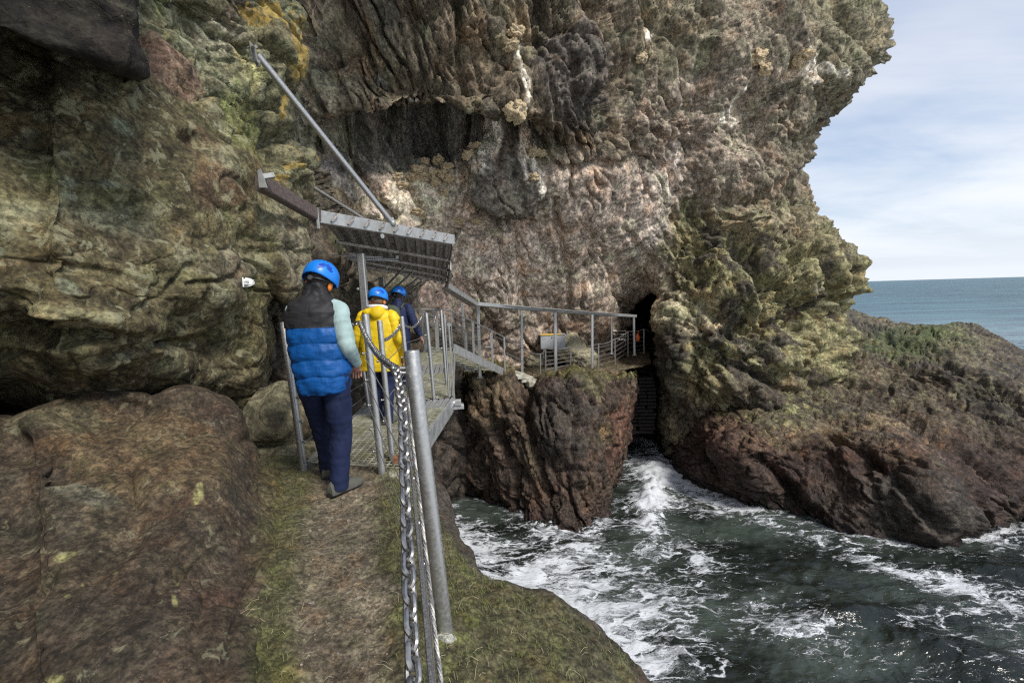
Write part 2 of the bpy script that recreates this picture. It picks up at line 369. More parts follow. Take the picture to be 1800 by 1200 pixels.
# ---- rock behind the walkway, under the canopy, and the gully wall below the bridge ----
XB = [380, 450, 505, 545, 590, 640, 710, 790, 850]
tb = {300: [8.5, 8.5, 9, 10, 15, 15.5, 17, 19, 20], 370: [7.4, 7.4, 7.6, 8.2, 12, 14.2, 16.5, 19, 20],
      440: [6.8, 6.6, 7.0, 7.7, 9.0, 11.2, 14.6, 18.6, 20], 500: [6.7, 6.5, 7.0, 7.8, 9.2, 10.6, 12.9, 16.5, 19.5], 570: [6.6, 6.3, 6.5, 7.5, 9, 10.6, 12.8, 15.2, 19],
      650: [6.6, 6.2, 6.4, 7.3, 8.8, 10.6, 12.8, 15.0, 17.8], 730: [6.0, 5.9, 6.1, 7.2, 8.8, 10.6, 12.8, 15.5, 17.8], 752: [5.2, 5.1, 5.3, 6.9, 8.6, 10.6, 12.9, 15.7, 17.8],
      835: [5.1, 5.1, 5.3, 6.6, 8.5, 10.6, 13.2, 16.3, 17.8], 900: [5.2, 5.3, 5.6, 6.4, 8.4, 10.4, 13.3, 16.8, 18],
      1000: [5.3, 5.5, 5.8, 6.4, 8.2, 10, 12.8, 14.5, 15]}
g = Field([[U(x, y, d) for x, d in zip(XB, ds)] for y, ds in tb.items()], 3.2)
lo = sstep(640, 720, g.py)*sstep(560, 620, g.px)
disp_rock(g, np.diag([.5, 1.2, 1.]) @ basis((.3, .1, -.95)), 1.1, .35, 2.8, .14, .1, .25, 1.4)
lump(g, 690, 475, 34, 50, .7, 10); lump(g, 560, 420, 20, 60, .3); g.h -= .2*g.line([(430, 785), (480, 775), (530, 760)], 4)
g.h += .35*g.blob(470, 800, 50, 50, 0)
g.col[:] = (.085, .070, .050)
g.paint(g.blob(705, 475, 40, 50), (.30, .265, .20), .8); g.paint(sstep(.1, .5, g.ns), (.13, .12, .07), .5); g.paint(g.blob(600, 420, 40, 26), (.10, .14, .04), .6)
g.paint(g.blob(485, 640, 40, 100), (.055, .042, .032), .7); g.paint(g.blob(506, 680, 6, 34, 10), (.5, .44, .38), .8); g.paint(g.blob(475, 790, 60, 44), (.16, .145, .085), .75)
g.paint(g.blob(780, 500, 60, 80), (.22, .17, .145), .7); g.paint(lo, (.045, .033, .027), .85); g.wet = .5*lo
m_gully = rock_mat('gully_rock', 6., .07, (1.2, 1, .6), (0, math.radians(-20), 0), (.25, .25, .14), .58, 3., (.4, .36, .28))
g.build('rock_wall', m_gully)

# ---- near wall: big lichen slab, pale slabs above it ------------------------------
XN = [-60, 100, 220, 330, 420]
tn = {-450: [2.5, 2.8, 3.2, 3.6, 4.0, 525, 4.4], -100: [2.9, 3.3, 3.8, 4.3, 4.9, 534, 5.8], 20: [2.95, 3.35, 3.9, 4.5, 5.1, 530, 6.0],
      75: [2.9, 3.3, 3.8, 4.5, 5.1, 529, 6.0], 130: [2.85, 3.2, 3.65, 4.35, 5.1, 517, 6.0], 220: [2.7, 3.1, 3.5, 4.05, 4.8, 506, 6.0], 290: [2.6, 3.0, 3.4, 3.85, 4.45, 540, 6.2],
      380: [2.55, 2.9, 3.3, 3.7, 4.35, 546, 6.1], 450: [2.5, 2.85, 3.2, 3.6, 4.35, 536, 5.7], 508: [2.55, 2.85, 3.2, 3.65, 4.5, 520, 5.5], 524: [2.6, 2.85, 3.2, 3.65, 4.5, 478, 5.1],
      575: [2.7, 2.9, 3.2, 3.75, 4.55, 472, 5.0], 625: [2.85, 3.0, 3.25, 3.8, 4.6, 462, 5.0], 665: [3.0, 3.15, 3.4, 4.05, 4.7, 456, 5.0],
      700: [3.25, 3.4, 3.75, 4.35, 4.8, 452, 5.0], 748: [4.0, 4.1, 4.3, 4.6, 4.95, 447, 5.1], 775: [4.6, 4.8, 5.0, 5.2, 5.4, 440, 5.6]}
rows = []
for y, v in tn.items():
    zz = 8+(525-y)/800*2.6
    rows.append([W(-1.9, -3.2, zz), W(-2.7, -.6, zz)] + [U(x, y, d) for x, d in zip(XN, v[:5])] + [U(v[5], y, v[6]), U(v[5]-6, y+3, v[6]+1.0), U(v[5]-50, y+6, v[6]+3)])
n = Field(rows, 2.6)
A = np.diag([.6, 1.6, 1.1]) @ basis((.75, .25, -.45))
q = (n.P+.25*np.stack([n.ns, n.nm, n.ns], 1)) @ A.T
o1, e1, r1 = facet(q*1.3, 1.); o2, e2, r2 = facet(q*3.6+7, 1.)
slab = sstep(60, 0, n.wy-(60+ (n.wx-240)*.75))*sstep(230, 262, n.wx)        # pale slabs, upper right
rt = sstep(415, 450, n.wx)*sstep(330, 400, n.wy)
n.h += .13*facet(q*.8+30, 1.)[0] + .05*o1 + .018*o2 + .06*fbm(n.P*1.1, 4) + .006*fbm(n.P*9, 3) - .02*np.exp(-(e1/.03)**2)
n.h += slab*(.16*o1+.06*o2-.05*np.exp(-(e1/.08)**2)) + rt*(.12*fbm(n.P*2.4+9, 4))
for cx, cy, rx, ry, a, ang in [(330, 250, 24, 9, -.10, 25), (500, 270, 14, 40, -.15, 0), (520, 290, 22, 24, .14, 0), (500, 450, 36, 70, .16, 0), (375, 600, 60, 60, -.16, -20), (345, 615, 34, 12, -.12, -25),
                               (150, 470, 80, 14, -.06, 10), (60, 600, 110, 18, -.14, -5), (180, 560, 120, 20, .09, 8), (200, 340, 80, 14, -.05, 15), (230, 335, 40, 10, .04, 10), (470, 110, 34, 60, .10, 0), (395, 560, 40, 40, .08, 0),
                               (300, 90, 40, 70, .08, -30), (430, 640, 30, 80, .10, 0), (250, 620, 100, 14, -.08, -12)]:
    lump(n, cx, cy, rx, ry, a, ang, .9)
for pts, w, a in [([(355, 10), (420, 60), (438, 110), (450, 170), (478, 250), (490, 300)], 4, .13), ([(340, 500), (400, 480), (425, 455), (455, 470), (478, 520)], 4, .07), ([(245, 62), (300, 150), (370, 190), (430, 240)], 4, .05),
                  ([(0, 560), (60, 565), (140, 565), (200, 590)], 8, .08), ([(270, 10), (300, 50), (335, 45)], 3, .05), ([(250, 60), (275, 160), (330, 200)], 3, .03), ([(412, 490), (408, 560)], 2.5, .04), ([(220, 555), (300, 520), (350, 470)], 6, .05), ([(500, 320), (520, 380), (545, 430)], 4, .09)]:
    n.h -= a*n.line(pts, w)
n.col[:] = (.125, .108, .066)
n.paint(sstep(-.1, .4, n.ns), (.175, .16, .095), .7); n.paint(sstep(.1, .5, n.nm), (.10, .075, .055), .55); n.paint(sstep(.15, .45, fbm(n.P*2.2+71, 4)), (.23, .225, .135), .55)
n.paint(sstep(.12, .4, fbm(n.P*2.6+13, 5)), (.27, .275, .215), .5)
n.paint(slab, (.20, .205, .155), .9); n.paint(slab*sstep(.55, .7, r1), (.17, .155, .10), .7); n.paint(slab*sstep(.1, .4, n.nm), (.20, .215, .09), .5)
n.paint(n.blob(262, 95, 30, 34, 0, .3, .25), (.22, .15, .135), .85); n.paint(n.blob(300, 130, 66, 30, 40, .3, .3), (.21, .14, .12), .85); n.paint(n.blob(330, 70, 60, 22, 35), (.22, .245, .19), .6)
n.paint(n.blob(435, 215, 70, 34, 50), (.20, .215, .08), .7); n.paint(n.blob(395, 60, 34, 30, 40, .4), (.36, .345, .30), .8)
n.paint(n.blob(434, 125, 9, 50, -18, .4, .4), (.52, .50, .30), .8); n.paint(n.blob(415, 10, 34, 26), (.11, .085, .075), .8)
yel = (.50, .30, .045)
for x, y, rx, ry, a in [(470, 20, 26, 22, 40), (512, 70, 13, 46, 0), (505, 115, 18, 18, 0), (498, 185, 7, 22, 12), (522, 286, 11, 7, 0), (500, 306, 6, 6, 0), (430, 12, 8, 6, 0)]:
    n.yel = np.maximum(n.yel, n.blob(x, y, rx*1.25, ry*1.15, a, 1.4, 1.))
n.paint(n.blob(395, 330, 60, 40, 10), (.135, .085, .06), .7); n.paint(n.blob(345, 255, 40, 20, 20), (.14, .09, .065), .5); n.paint(n.blob(150, 250, 150, 60, 15), (.13, .105, .065), .5)
n.paint(n.blob(500, 440, 26, 80), (.25, .225, .185), .7); n.paint(n.blob(440, 600, 30, 130), (.13, .115, .06), .8); n.paint(n.blob(400, 470, 44, 30), (.16, .135, .12), .6)
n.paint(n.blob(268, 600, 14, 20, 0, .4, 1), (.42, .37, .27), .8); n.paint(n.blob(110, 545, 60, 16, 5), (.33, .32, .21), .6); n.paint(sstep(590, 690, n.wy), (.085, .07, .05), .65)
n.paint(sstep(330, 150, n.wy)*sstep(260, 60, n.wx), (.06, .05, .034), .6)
for x, y in [(70, 180), (75, 200), (60, 220), (145, 310), (210, 320), (150, 330), (215, 230), (5, 440), (120, 500)]:
    n.paint(n.blob(x, y, 20, 10, 20, .5, 1.1), (.30, .33, .28), .55)
n.col *= np.array([.76, .73, .60])
cracks(n, basis((.8, .3, -.5)), (.35, 2.4, 1.6), .03, .05, 1., 3.3, .05, .15); cracks(n, basis((.75, .2, -.6)), (.6, 3.5, 2.), .04, .06, slab, 6.1, -.2, .1)
n.lich = .8*(1-.5*slab)
m_near = rock_mat('near_rock', 14., .022, (1, 1, 1), (0, math.radians(20), 0), (.32, .31, .19), .545, 5.5, (.5, .48, .34), .5, .88, .5)
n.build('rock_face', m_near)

# ---- dark overhanging block, top left ---------------------------------------------
XD = [-150, 0, 60, 130, 190]
tdk = [(-420, [2.0, 2.1, 2.15, 2.3, 2.4], 262, 2.5), (-120, [2.2, 2.35, 2.4, 2.5, 2.6], 250, 2.7), (0, [2.25, 2.4, 2.45, 2.55, 2.65], 246, 2.75), (40, [2.3, 2.4, 2.45, 2.55, 2.65], 244, 2.75)]
rows = [[W(-1.5, -3, 8+(525-y)/800*2.1), W(-2.1, -.6, 8+(525-y)/800*2.1)]+[U(x, y, d) for x, d in zip(XD, ds)]+[U(e, y, de), U(e-4, y+1, de+.6), U(e-30, y, de+1.8)] for y, ds, e, de in tdk]
low = [(-150, 30), (0, 48), (60, 78), (130, 99), (190, 116)]
rows.append([W(-1.5, -3, 9.2), W(-2.1, -.6, 9.25)]+[U(x, y, d) for (x, y), d in zip(low, [2.35, 2.45, 2.5, 2.6, 2.7])]+[U(240, 128, 2.8), U(236, 129, 3.4), U(210, 128, 4.5)])
rows.append([W(-1.7, -3, 9.22), W(-2.3, -.6, 9.3)]+[U(x, y-2, d) for (x, y), d in zip(low, [2.9, 3.0, 3.1, 3.3, 3.5])]+[U(237, 126, 3.6), U(230, 127, 4.0), U(210, 127, 4.6)])
rows.append([W(-2.6, -3, 9.22), W(-3.2, -.6, 9.3)]+[U(x, y-4, d) for (x, y), d in zip(low, [4.2, 4.3, 4.4, 4.5, 4.6])]+[U(225, 125, 4.7), U(222, 126, 4.8), U(210, 126, 4.9)])
k = Field(rows, 3.0)
k.h += .05*facet(k.P*2.2, 1.1)[0] + .07*fbm(k.P*2.5, 5)
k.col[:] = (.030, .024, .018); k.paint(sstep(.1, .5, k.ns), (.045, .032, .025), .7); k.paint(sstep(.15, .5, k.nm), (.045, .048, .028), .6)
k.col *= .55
k.h += .03*facet(k.P*5, 1.2)[0]; cracks(k, basis((.8, .2, -.4)), (.5, 3, 2), .04, .05, 1., 2.2, 0., .1)
k.lich[:] = .3
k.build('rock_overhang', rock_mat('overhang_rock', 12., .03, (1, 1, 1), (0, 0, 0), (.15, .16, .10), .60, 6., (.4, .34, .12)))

# ---- boulder beside the path --------------------------------------------------------
XM = [-60, 60, 150, 260, 340, 395, 440]
def brow(ys, zs, ex, ey, ez=6.42):
    return [W(-1.6, -2.6, zs[0]+.1), W(-2.4, -.6, zs[0]+.1)] + [G(x, y, z) for x, y, z in zip(XM, ys, zs)] + [G(ex, ey, ez), G(ex+34, ey+16, ez-.25)]
top = [737, 717, 694, 686, 684, 712, 775]
rows = [[W(-2.6, -2.6, 7.2), W(-3.6, -.6, 7.2)] + [U(x, y+25, 4.6) for x, y in zip(XM, top)] + [G(480, 850, 6.2), G(520, 860, 6.0)],
        [W(-2.1, -2.6, 7.4), W(-3.0, -.6, 7.4)] + [U(x, y, d) for x, y, d in zip(XM, top, [3.2, 3.35, 3.5, 3.65, 3.8, 3.9, 3.9])] + [G(498, 835, 6.4), G(530, 850, 6.2)],
        brow([765, 750, 735, 730, 730, 760, 810], [7.22, 7.2, 7.18, 7.14, 7.08, 6.95, 6.72], 505, 852),
        brow([850, 845, 840, 835, 840, 850, 870], [7.0, 6.99, 6.97, 6.93, 6.85, 6.75, 6.6], 508, 890),
        brow([950]*7, [6.82, 6.82, 6.80, 6.76, 6.70, 6.61, 6.52], 500, 955),
        brow([1080]*7, [6.68, 6.69, 6.69, 6.66, 6.61, 6.54, 6.47], 468, 1080),
        brow([1250]*7, [6.58, 6.59, 6.60, 6.58, 6.54, 6.49, 6.45], 448, 1250, 6.43),
        brow([1500]*7, [6.56, 6.56, 6.56, 6.54, 6.51, 6.47, 6.44], 450, 1500, 6.43),
        [W(-2.2, -3, 7.0), W(-1.9, -2.9, 7)] + [W(-1.8+.12*i, -2.8, 6.95-.06*i) for i in range(7)] + [W(-.85, -2.6, 6.45), W(-.75, -2.6, 6.2)]]
b = Field(rows, 2.6, cap=300)
q = b.P @ (np.diag([.7, 1.3, 1.]) @ basis((.6, -.3, .5))).T
o1, e1, r1 = facet(q*1.6+3, 1.); o2, e2, r2 = facet(q*4.5, 1.)
b.h += .08*o1 + .018*o2 + .05*fbm(b.P*1.2+5, 4) + .005*fbm(b.P*12, 3) - .012*np.exp(-(e1/.06)**2)
for cx, cy, rx, ry, a, ang in [(560, 0, 1, 1, 0, 0), (100, 770, 60, 20, .06, 10), (330, 720, 60, 30, .06, 0), (240, 720, 40, 14, -.05, 20), (60, 800, 70, 24, -.07, 10), (200, 960, 80, 26, -.05, -40), (300, 1010, 100, 12, -.05, -38),
                               (60, 1050, 60, 12, -.05, -60), (360, 900, 40, 80, .04, 20), (130, 880, 60, 30, .05, 0), (330, 880, 30, 10, -.03, 30)]:
    lump(b, cx, cy, rx, ry, a, ang)
gr = sstep(0, 75, b.px-(415+.12*(1000-b.py)*(b.py < 1000)) + 30*b.ns)
b.h += gr*.03*fbm(b.P*14, 4)
b.col[:] = (.090, .066, .047); b.paint(sstep(0, .4, b.ns), (.125, .10, .065), .7); b.paint(sstep(.05, .45, b.nm), (.075, .062, .05), .6)
b.paint(b.blob(240, 790, 160, 70, 15), (.165, .118, .068), .75); b.paint(b.blob(90, 740, 80, 26), (.17, .155, .10), .6); b.paint(b.blob(60, 890, 90, 60), (.085, .075, .06), .6)
b.paint(b.blob(150, 850, 70, 20, 10), (.17, .17, .14), .6); b.paint(sstep(.2, .5, fbm(b.P*2.1+91, 4)), (.10, .052, .04), .5)
b.paint(sstep(960, 1100, b.py)*sstep(380, 250, b.px), (.065, .052, .042), .6)
b.paint(gr*sstep(-.5, .3, b.nm+b.ns+.3), (.095, .092, .032), .8); b.paint(gr*sstep(.15, .4, b.nm), (.11, .118, .032), .5)
for x, y, rx, ry in [(112, 958, 24, 9), (310, 1045, 4, 9), (115, 1040, 9, 5), (200, 995, 6, 5), (90, 1190, 24, 8), (345, 870, 6, 10), (140, 1010, 4, 3), (313, 1013, 5, 5)]:
    b.paint(b.blob(x, y, rx, ry, -15, .5, 1.6, False), (.34, .32, .15), .75)
cracks(b, basis((.6, -.3, .55)), (.4, 2.2, 2.), .02, .035, 1-gr, 2.7, .1, .15)
b.col *= (.66+.16*gr)[:, None]*np.array([.94, .93, .84])
b.lich[:] = .6*(1-gr)
m_boul = rock_mat('boulder_rock', 22., .011, (1, 1, 1), (0, 0, 0), (.27, .26, .16), .585, 9., (.55, .52, .38), .35, .85, .5)
b.build('boulder_slope', m_boul)

# ---- near ground: path and mossy ledge ----------------------------------------------
edge = [(700, 735, 770), (745, 745, 835), (762, 762, 890), (790, 790, 938), (838, 838, 1000), (905, 905, 1032), (965, 965, 1062), (1045, 1045, 1100), (1106, 1106, 1150), (1136, 1136, 1200), (1230, 1230, 1340), (1500, 1500, 1600)]
ey = {770: 725, 835: 748, 890: 765, 940: 792, 985: 822, 1015: 858, 1030: 905, 1060: 965, 1100: 1045, 1150: 1104, 1200: 1134, 1340: 1230, 1640: 1420}
rows = []
for y, e in ey.items():
    ze = float(np.interp(y, [770, 900, 1000, 1200, 1640], [6.28, 6.25, 6.2, 6.12, 6.12]))
    zc = float(np.interp(y, [770, 835, 1640], [6.36, 6.42, 6.43]))
    pr = float(np.interp(y, [770, 850, 1000, 1200, 1640], [690, 688, 700, 730, 760]))
    E = G(e, y, ze)
    rows.append([G(330, y, zc-.02), G(455, y, zc), G(540, y, zc), G(610, y, zc), G(pr, y, zc-.01), G(pr*.5+e*.5, y, (zc+ze)/2+.02), E, E+[.10, .05, -.14], E+[.22, .12, -.9], E+[.5, .3, -3.5], E+[1.2, .7, -8.8]])
rows.append([W(-1.4, -1.5, 6.44), W(-1.1, -1.5, 6.44), W(-.8, -1.5, 6.44), W(-.5, -1.5, 6.44), W(-.1, -1.5, 6.43), W(.4, -1.5, 6.3), W(1.2, -1.5, 6.1), W(1.35, -1.5, 6), W(1.5, -1.5, 5.2), W(1.9, -1.5, 2.5), W(2.6, -1.5, -.8)])
p = Field(rows, 2.6, cap=300)
cx = np.interp(p.py, [780, 850, 1000, 1200, 1640], [610, 610, 600, 610, 640]); hw = np.interp(p.py, [780, 850, 1000, 1200, 1640], [72, 56, 68, 88, 120])
pth = 1-sstep(.55, 1.35, np.abs(p.px-cx)/hw+.55*p.ns+.30*p.nm)
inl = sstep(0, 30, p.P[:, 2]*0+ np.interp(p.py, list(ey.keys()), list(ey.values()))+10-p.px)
p.h += .05*fbm(p.P*1.9, 4)*(1-.6*pth) + .022*fbm(p.P*7+3, 5)*(1-.65*pth) + .006*fbm(p.P*30, 3) + (1-pth)*.012*np.abs(fbm(p.P*18, 3)) - .02*pth
o1, e1, r1 = facet(p.P*5, 1.2); p.h += (1-pth)*sstep(760, 860, p.px)*(.02*o1+.03*fbm(p.P*4, 4)) + .006*o1*pth
p.h += (1-inl)*(.10*facet(p.P*1.4, 1.)[0]+.08*fbm(p.P*1.5, 4))
p.col[:] = (.075, .068, .034); p.paint(sstep(.0, .45, p.nm), (.090, .092, .030), .7); p.paint(sstep(.1, .45, p.ns+.4*p.nm), (.052, .042, .026), .7)
p.paint(sstep(.2, .5, fbm(p.P*5+3, 4)), (.115, .12, .035), .45)
p.paint(sstep(960, 1060, p.px), (.06, .056, .035), .6)
p.paint(pth, (.15, .122, .085), .9); p.paint(pth*sstep(.05, .4, fbm(p.P*6+3, 4)), (.115, .09, .06), .6); p.paint(pth*sstep(.25, .5, p.nm), (.21, .165, .11), .5)
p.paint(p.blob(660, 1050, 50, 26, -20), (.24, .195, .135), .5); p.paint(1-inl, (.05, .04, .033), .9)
for x, y in [(716, 845), (745, 1075), (800, 1128), (830, 1100), (770, 1140)]: p.paint(p.blob(x, y, 14, 10), (.14, .15, .04), .5)
p.paint(p.blob(784, 1124, 15, 8, 0, .3, .9, False), (.42, .40, .36), .9); p.paint(p.blob(697, 830, 14, 16, 0, .3, .9, False), (.30, .28, .22), .6)
p.lich[:] = .15
m_grd = rock_mat('path_earth', 26., .008, (1, 1, 1), (0, 0, 0), (.16, .17, .045), .56, 14., (.34, .30, .2), .25, .92, .45)
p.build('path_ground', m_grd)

# ---- rock apron running out to the right ------------------------------------------------
XA = [1085, 1150, 1190, 1230, 1330, 1450, 1560, 1640, 1700, 1760, 1830, 1950, 2250]
wat = [745, 790, 828, 858, 893, 932, 962, 972, 947, 938, 933, 945, 985]
band = [725, 745, 752, 758, 775, 757, 785, 822, 850, 872, 890, 910, 960]; bz = [.6, 1.1, 1.7, 2.1, 2.6, 2.7, 2.6, 2.2, 1.6, 1.2, .8, .6, .4]
midy = [700, 705, 708, 705, 705, 690, 692, 702, 712, 738, 778, 840, 930]; mz = [1.5, 2.2, 2.9, 3.1, 3.4, 3.5, 3.4, 3.3, 3.2, 2.9, 2.4, 1.8, 1.]
plt_ = [690, 690, 680, 660, 650, 640, 640, 642, 645, 662, 700, 775, 890]; pz = [1.6, 2.6, 3.4, 3.9, 4.2, 4.35, 4.4, 4.5, 4.5, 4.2, 3.6, 2.8, 1.3]
p2 = [680, 680, 668, 645, 620, 596, 600, 600, 598, 622, 662, 740, 870]; p2z = [1.7, 2.8, 3.7, 4.3, 4.8, 5.1, 5.0, 5.1, 5.15, 4.7, 4.0, 3.0, 1.5]
sky_ = [670, 670, 655, 630, 600, 535, 562, 574, 567, 596, 640, 718, 855]; sz = [1.8, 3.0, 4.0, 4.6, 5.2, 5.9, 5.55, 5.5, 5.5, 4.9, 4.1, 3.1, 1.6]
rows = []
S = [G(x, y, z) for x, y, z in zip(XA, sky_, sz)]
rows.append([s_+[1.5, 9, -8.5] for s_ in S]); rows.append([s_+[.6, 3.2, -2.0] for s_ in S]); rows.append(S)
for ys, zs in ((p2, p2z), (plt_, pz), (midy, mz), (band, bz)): rows.append([G(x, y, z) for x, y, z in zip(XA, ys, zs)])
Wt = [G(x, y, 0) for x, y in zip(XA, wat)]
rows.append(Wt); rows.append([w_+[-.3, -.8, -1.6] for w_ in Wt])
a = Field(rows, 2.7)
lowz = sstep(3.0, 1.9, a.P[:, 2]+.8*a.ns); 
A = np.diag([.45, 1.3, 1.]) @ basis((.75, -.45, -.45)); q = (a.P+.5*np.stack([a.ns, a.nm, a.ns], 1)) @ A.T
o1, e1, r1 = facet(q*.9, 1.0); o2, e2, r2 = facet(q*2.4+7, 1.); o3, e3, r3 = facet(a.P*2.0, 1.2); o0, e0, r0 = facet(a.P*.55+2, .9)
a.h += lowz*(.40*o0+.16*o1+.06*o2+.24*fbm(a.P*.6, 3)-.06*np.exp(-(e1/.05)**2))
leftp = sstep(1560, 1380, a.wx)
a.h += (1-lowz)*(.12*o0+.16*o1+.10*o2+.12*o3*leftp+.12*fbm(a.P*.8, 3)-.07*np.exp(-(e1/.05)**2))
for cx, cy, rx, ry, am, ang in [(1620, 880, 90, 60, .6, 40), (1480, 860, 90, 60, .5, 35), (1300, 820, 80, 50, .5, 30), (1545, 860, 20, 80, -.4, -30), (1740, 900, 60, 34, .3, 0), (1690, 905, 12, 50, -.4, -20),
                                (1380, 850, 14, 60, -.35, -35), (1250, 800, 16, 50, -.3, -30), (1640, 590, 70, 24, .1, 0), (1610, 640, 50, 14, -.2, 10), (1760, 780, 80, 14, -.2, 25), (1680, 760, 90, 12, -.2, 25)]:
    lump(a, cx, cy, rx, ry, am, ang)
a.col[:] = (.080, .064, .050); a.paint(sstep(0, .45, a.ns), (.125, .105, .07), .6); a.paint(sstep(.55, .85, r1), (.05, .045, .042), .6)
a.paint((1-lowz)*leftp, (.12, .11, .065), .5); a.paint((1-lowz)*leftp*sstep(.05, .35, a.nm+.5*(r3-.5)), (.28, .27, .13), .65); a.paint((1-lowz)*(1-leftp)*sstep(.1, .4, a.nm), (.19, .175, .10), .6)
bd = np.exp(-((a.P[:, 2]-2.35-.9*a.ns)/.55)**2)*sstep(1760, 1600, a.px); a.paint(bd, (.17, .10, .06), .45); a.paint(bd*sstep(.1, .4, a.nm), (.27, .11, .05), .45)
a.paint(lowz, (.072, .044, .036), .75); a.paint(lowz*sstep(0, .4, a.ns), (.10, .062, .05), .6); a.paint(a.blob(1600, 900, 80, 70, 30), (.085, .078, .068), .7)
a.paint(a.blob(1250, 760, 110, 30, 10), (.13, .07, .055), .5)
a.paint(a.blob(1600, 600, 100, 22, 0, .6, .8), (.085, .105, .04), .75); a.paint(a.blob(1640, 580, 70, 14, 5, .6, .8), (.095, .12, .045), .6); a.paint(a.blob(1530, 660, 60, 24), (.15, .12, .08), .6)
a.paint(a.blob(1560, 560, 60, 14, 10), (.19, .165, .11), .7); a.paint(a.blob(1700, 600, 50, 20, 10), (.16, .15, .09), .6); a.paint(a.blob(1550, 730, 40, 14, 20), (.36, .28, .17), .6)
a.paint(sstep(.7, .1, a.P[:, 2]), (.026, .018, .016), .8)
for pts, wd, am in [([(1470, 690), (1600, 735), (1760, 830), (1850, 900)], 8, .35), ([(1500, 620), (1600, 645), (1720, 655), (1790, 700)], 6, .25), ([(1560, 600), (1650, 625), (1760, 690), (1900, 790)], 6, .25), ([(1430, 640), (1560, 700), (1700, 790), (1800, 880)], 7, .3), ([(1460, 760), (1560, 830), (1640, 930)], 10, .45), ([(1330, 800), (1400, 870), (1450, 925)], 9, .4), ([(1230, 790), (1290, 850), (1330, 890)], 7, .3)]:
    a.h -= am*a.line(pts, wd, 9)
cracks(a, basis((.72, -.45, -.45)), (.2, 1.6, 1.2), .035, .22, 1., 5.1, -.1); cracks(a, basis((.72, -.45, -.45)), (.5, 4., 3.), .05, .08, 1., 1.9, -.1); cracks(a, basis((-.2, -.5, -.8)), (.3, 1.3, 1.), .03, .2, leftp, 7.9, 0.)
a.col *= np.array([.70, .68, .64])*(1+.42*(1-lowz))[:, None]
a.wet = np.clip(.25+.75*sstep(2.2, .3, a.P[:, 2]), 0, 1)*.8; a.lich = .5*(1-lowz)
m_apr = rock_mat('shore_rock', 5.5, .10, (1, .8, 1.4), (0, math.radians(25), 0), (.26, .25, .14), .58, 2.2, (.36, .28, .2), .8, .8, .5)
a.build('rocky_shore', m_apr)

# ---- rock stack in the gully under the stairs ---------------------------------------------
XK = [790, 832, 880, 930, 990, 1050, 1092]
def krow(xs, ys, ds, E, yE, dE, L=None):
    l = L or U(xs[0]-14, ys[0]+4, ds[0]+2.2)
    return [U(xs[0]-60, ys[0]+4, ds[0]+5), l] + [U(x, y, d) for x, y, d in zip(xs, ys, ds)] + [U(E, yE, dE), U(E+2, yE, dE+3.0), U(E-6, yE, dE+8)]
rows = [krow(XK, [668, 664, 664, 668, 664, 664, 660], [19.5, 18.5, 18.5, 18.8, 18.6, 19, 19.5], 1110, 658, 20),
        krow(XK, [664, 656, 658, 668, 655, 658, 653], [18, 17, 17, 17.2, 17, 17.6, 18.4], 1112, 652, 19),
        krow([796, 832, 880, 930, 990, 1050, 1094], [690, 664, 670, 682, 662, 668, 662], [17.2, 16.2, 16.1, 16.4, 16.0, 16.7, 17.6], 1116, 665, 18.6),
        krow([800, 838, 884, 930, 990, 1050, 1094], [720, 710, 712, 715, 712, 712, 710], [17.2, 16.0, 15.8, 15.9, 15.6, 16.2, 17.2], 1115, 712, 18.4),
        krow([806, 842, 886, 932, 992, 1050, 1090], [765, 765, 765, 765, 765, 765, 765], [17.3, 16.3, 15.8, 15.6, 15.3, 15.8, 16.8], 1106, 765, 18.2),
        krow([818, 850, 890, 938, 996, 1050, 1082], [815, 815, 820, 825, 825, 825, 815], [17.4, 16.7, 16.1, 15.6, 15.2, 15.4, 16.3], 1092, 810, 17.6),
        krow([830, 858, 894, 940, 1000, 1048, 1076], [855, 860, 868, 875, 885, 885, 865], [17.6, 17.1, 16.4, 15.8, 15.2, 15.3, 16.2], 1084, 855, 17.2)]
w = [(835, 868), (860, 888), (896, 905), (940, 918), (1000, 937), (1048, 934), (1074, 912), (1083, 880)]
Wk = [G(x, y, 0) for x, y in w]
rows.append([Wk[0]+[-1.8, 4, 0], Wk[0]+[-.4, 2, 0]] + Wk + [Wk[-1]+[.5, 3, 0], Wk[-1]+[1.2, 8, 0]])
rows.append([r_+[0, -.3, -1.8] for r_ in rows[-1]])
t = Field(rows, 2.6)
A = np.diag([.45, 1.4, 1.]) @ basis((.35, -.1, -.9)); q = (t.P+.4*np.stack([t.ns, t.nm, t.ns], 1)) @ A.T
o1, e1, r1 = facet(q*.9+5, 1.); o2, e2, r2 = facet(q*2.6+7, 1.1); o0, e0, r0 = facet(t.P*.6+9, .9)
t.h += .22*o0+.26*o1+.10*o2+.14*fbm(t.P*.9, 3)-.09*np.exp(-(e1/.05)**2)-.04*np.exp(-(e2/.06)**2)
for pts, wd, am in [([(932, 670), (925, 730), (940, 800), (965, 870)], 6, .5), ([(990, 660), (1010, 740), (1000, 800)], 5, .25), ([(860, 700), (880, 780), (910, 850), (905, 900)], 6, .3), ([(1060, 680), (1085, 740)], 4, .2)]:
    t.h -= am*t.line(pts, wd)
lump(t, 865, 690, 40, 60, .5, -10); lump(t, 1000, 730, 60, 80, .4, 10)
t.col[:] = (.075, .054, .042); t.paint(sstep(0, .4, t.ns), (.11, .08, .055), .6); t.paint(t.blob(990, 740, 50, 80, 10), (.060, .052, .048), .7); t.paint(t.blob(860, 700, 40, 50), (.15, .115, .075), .7)
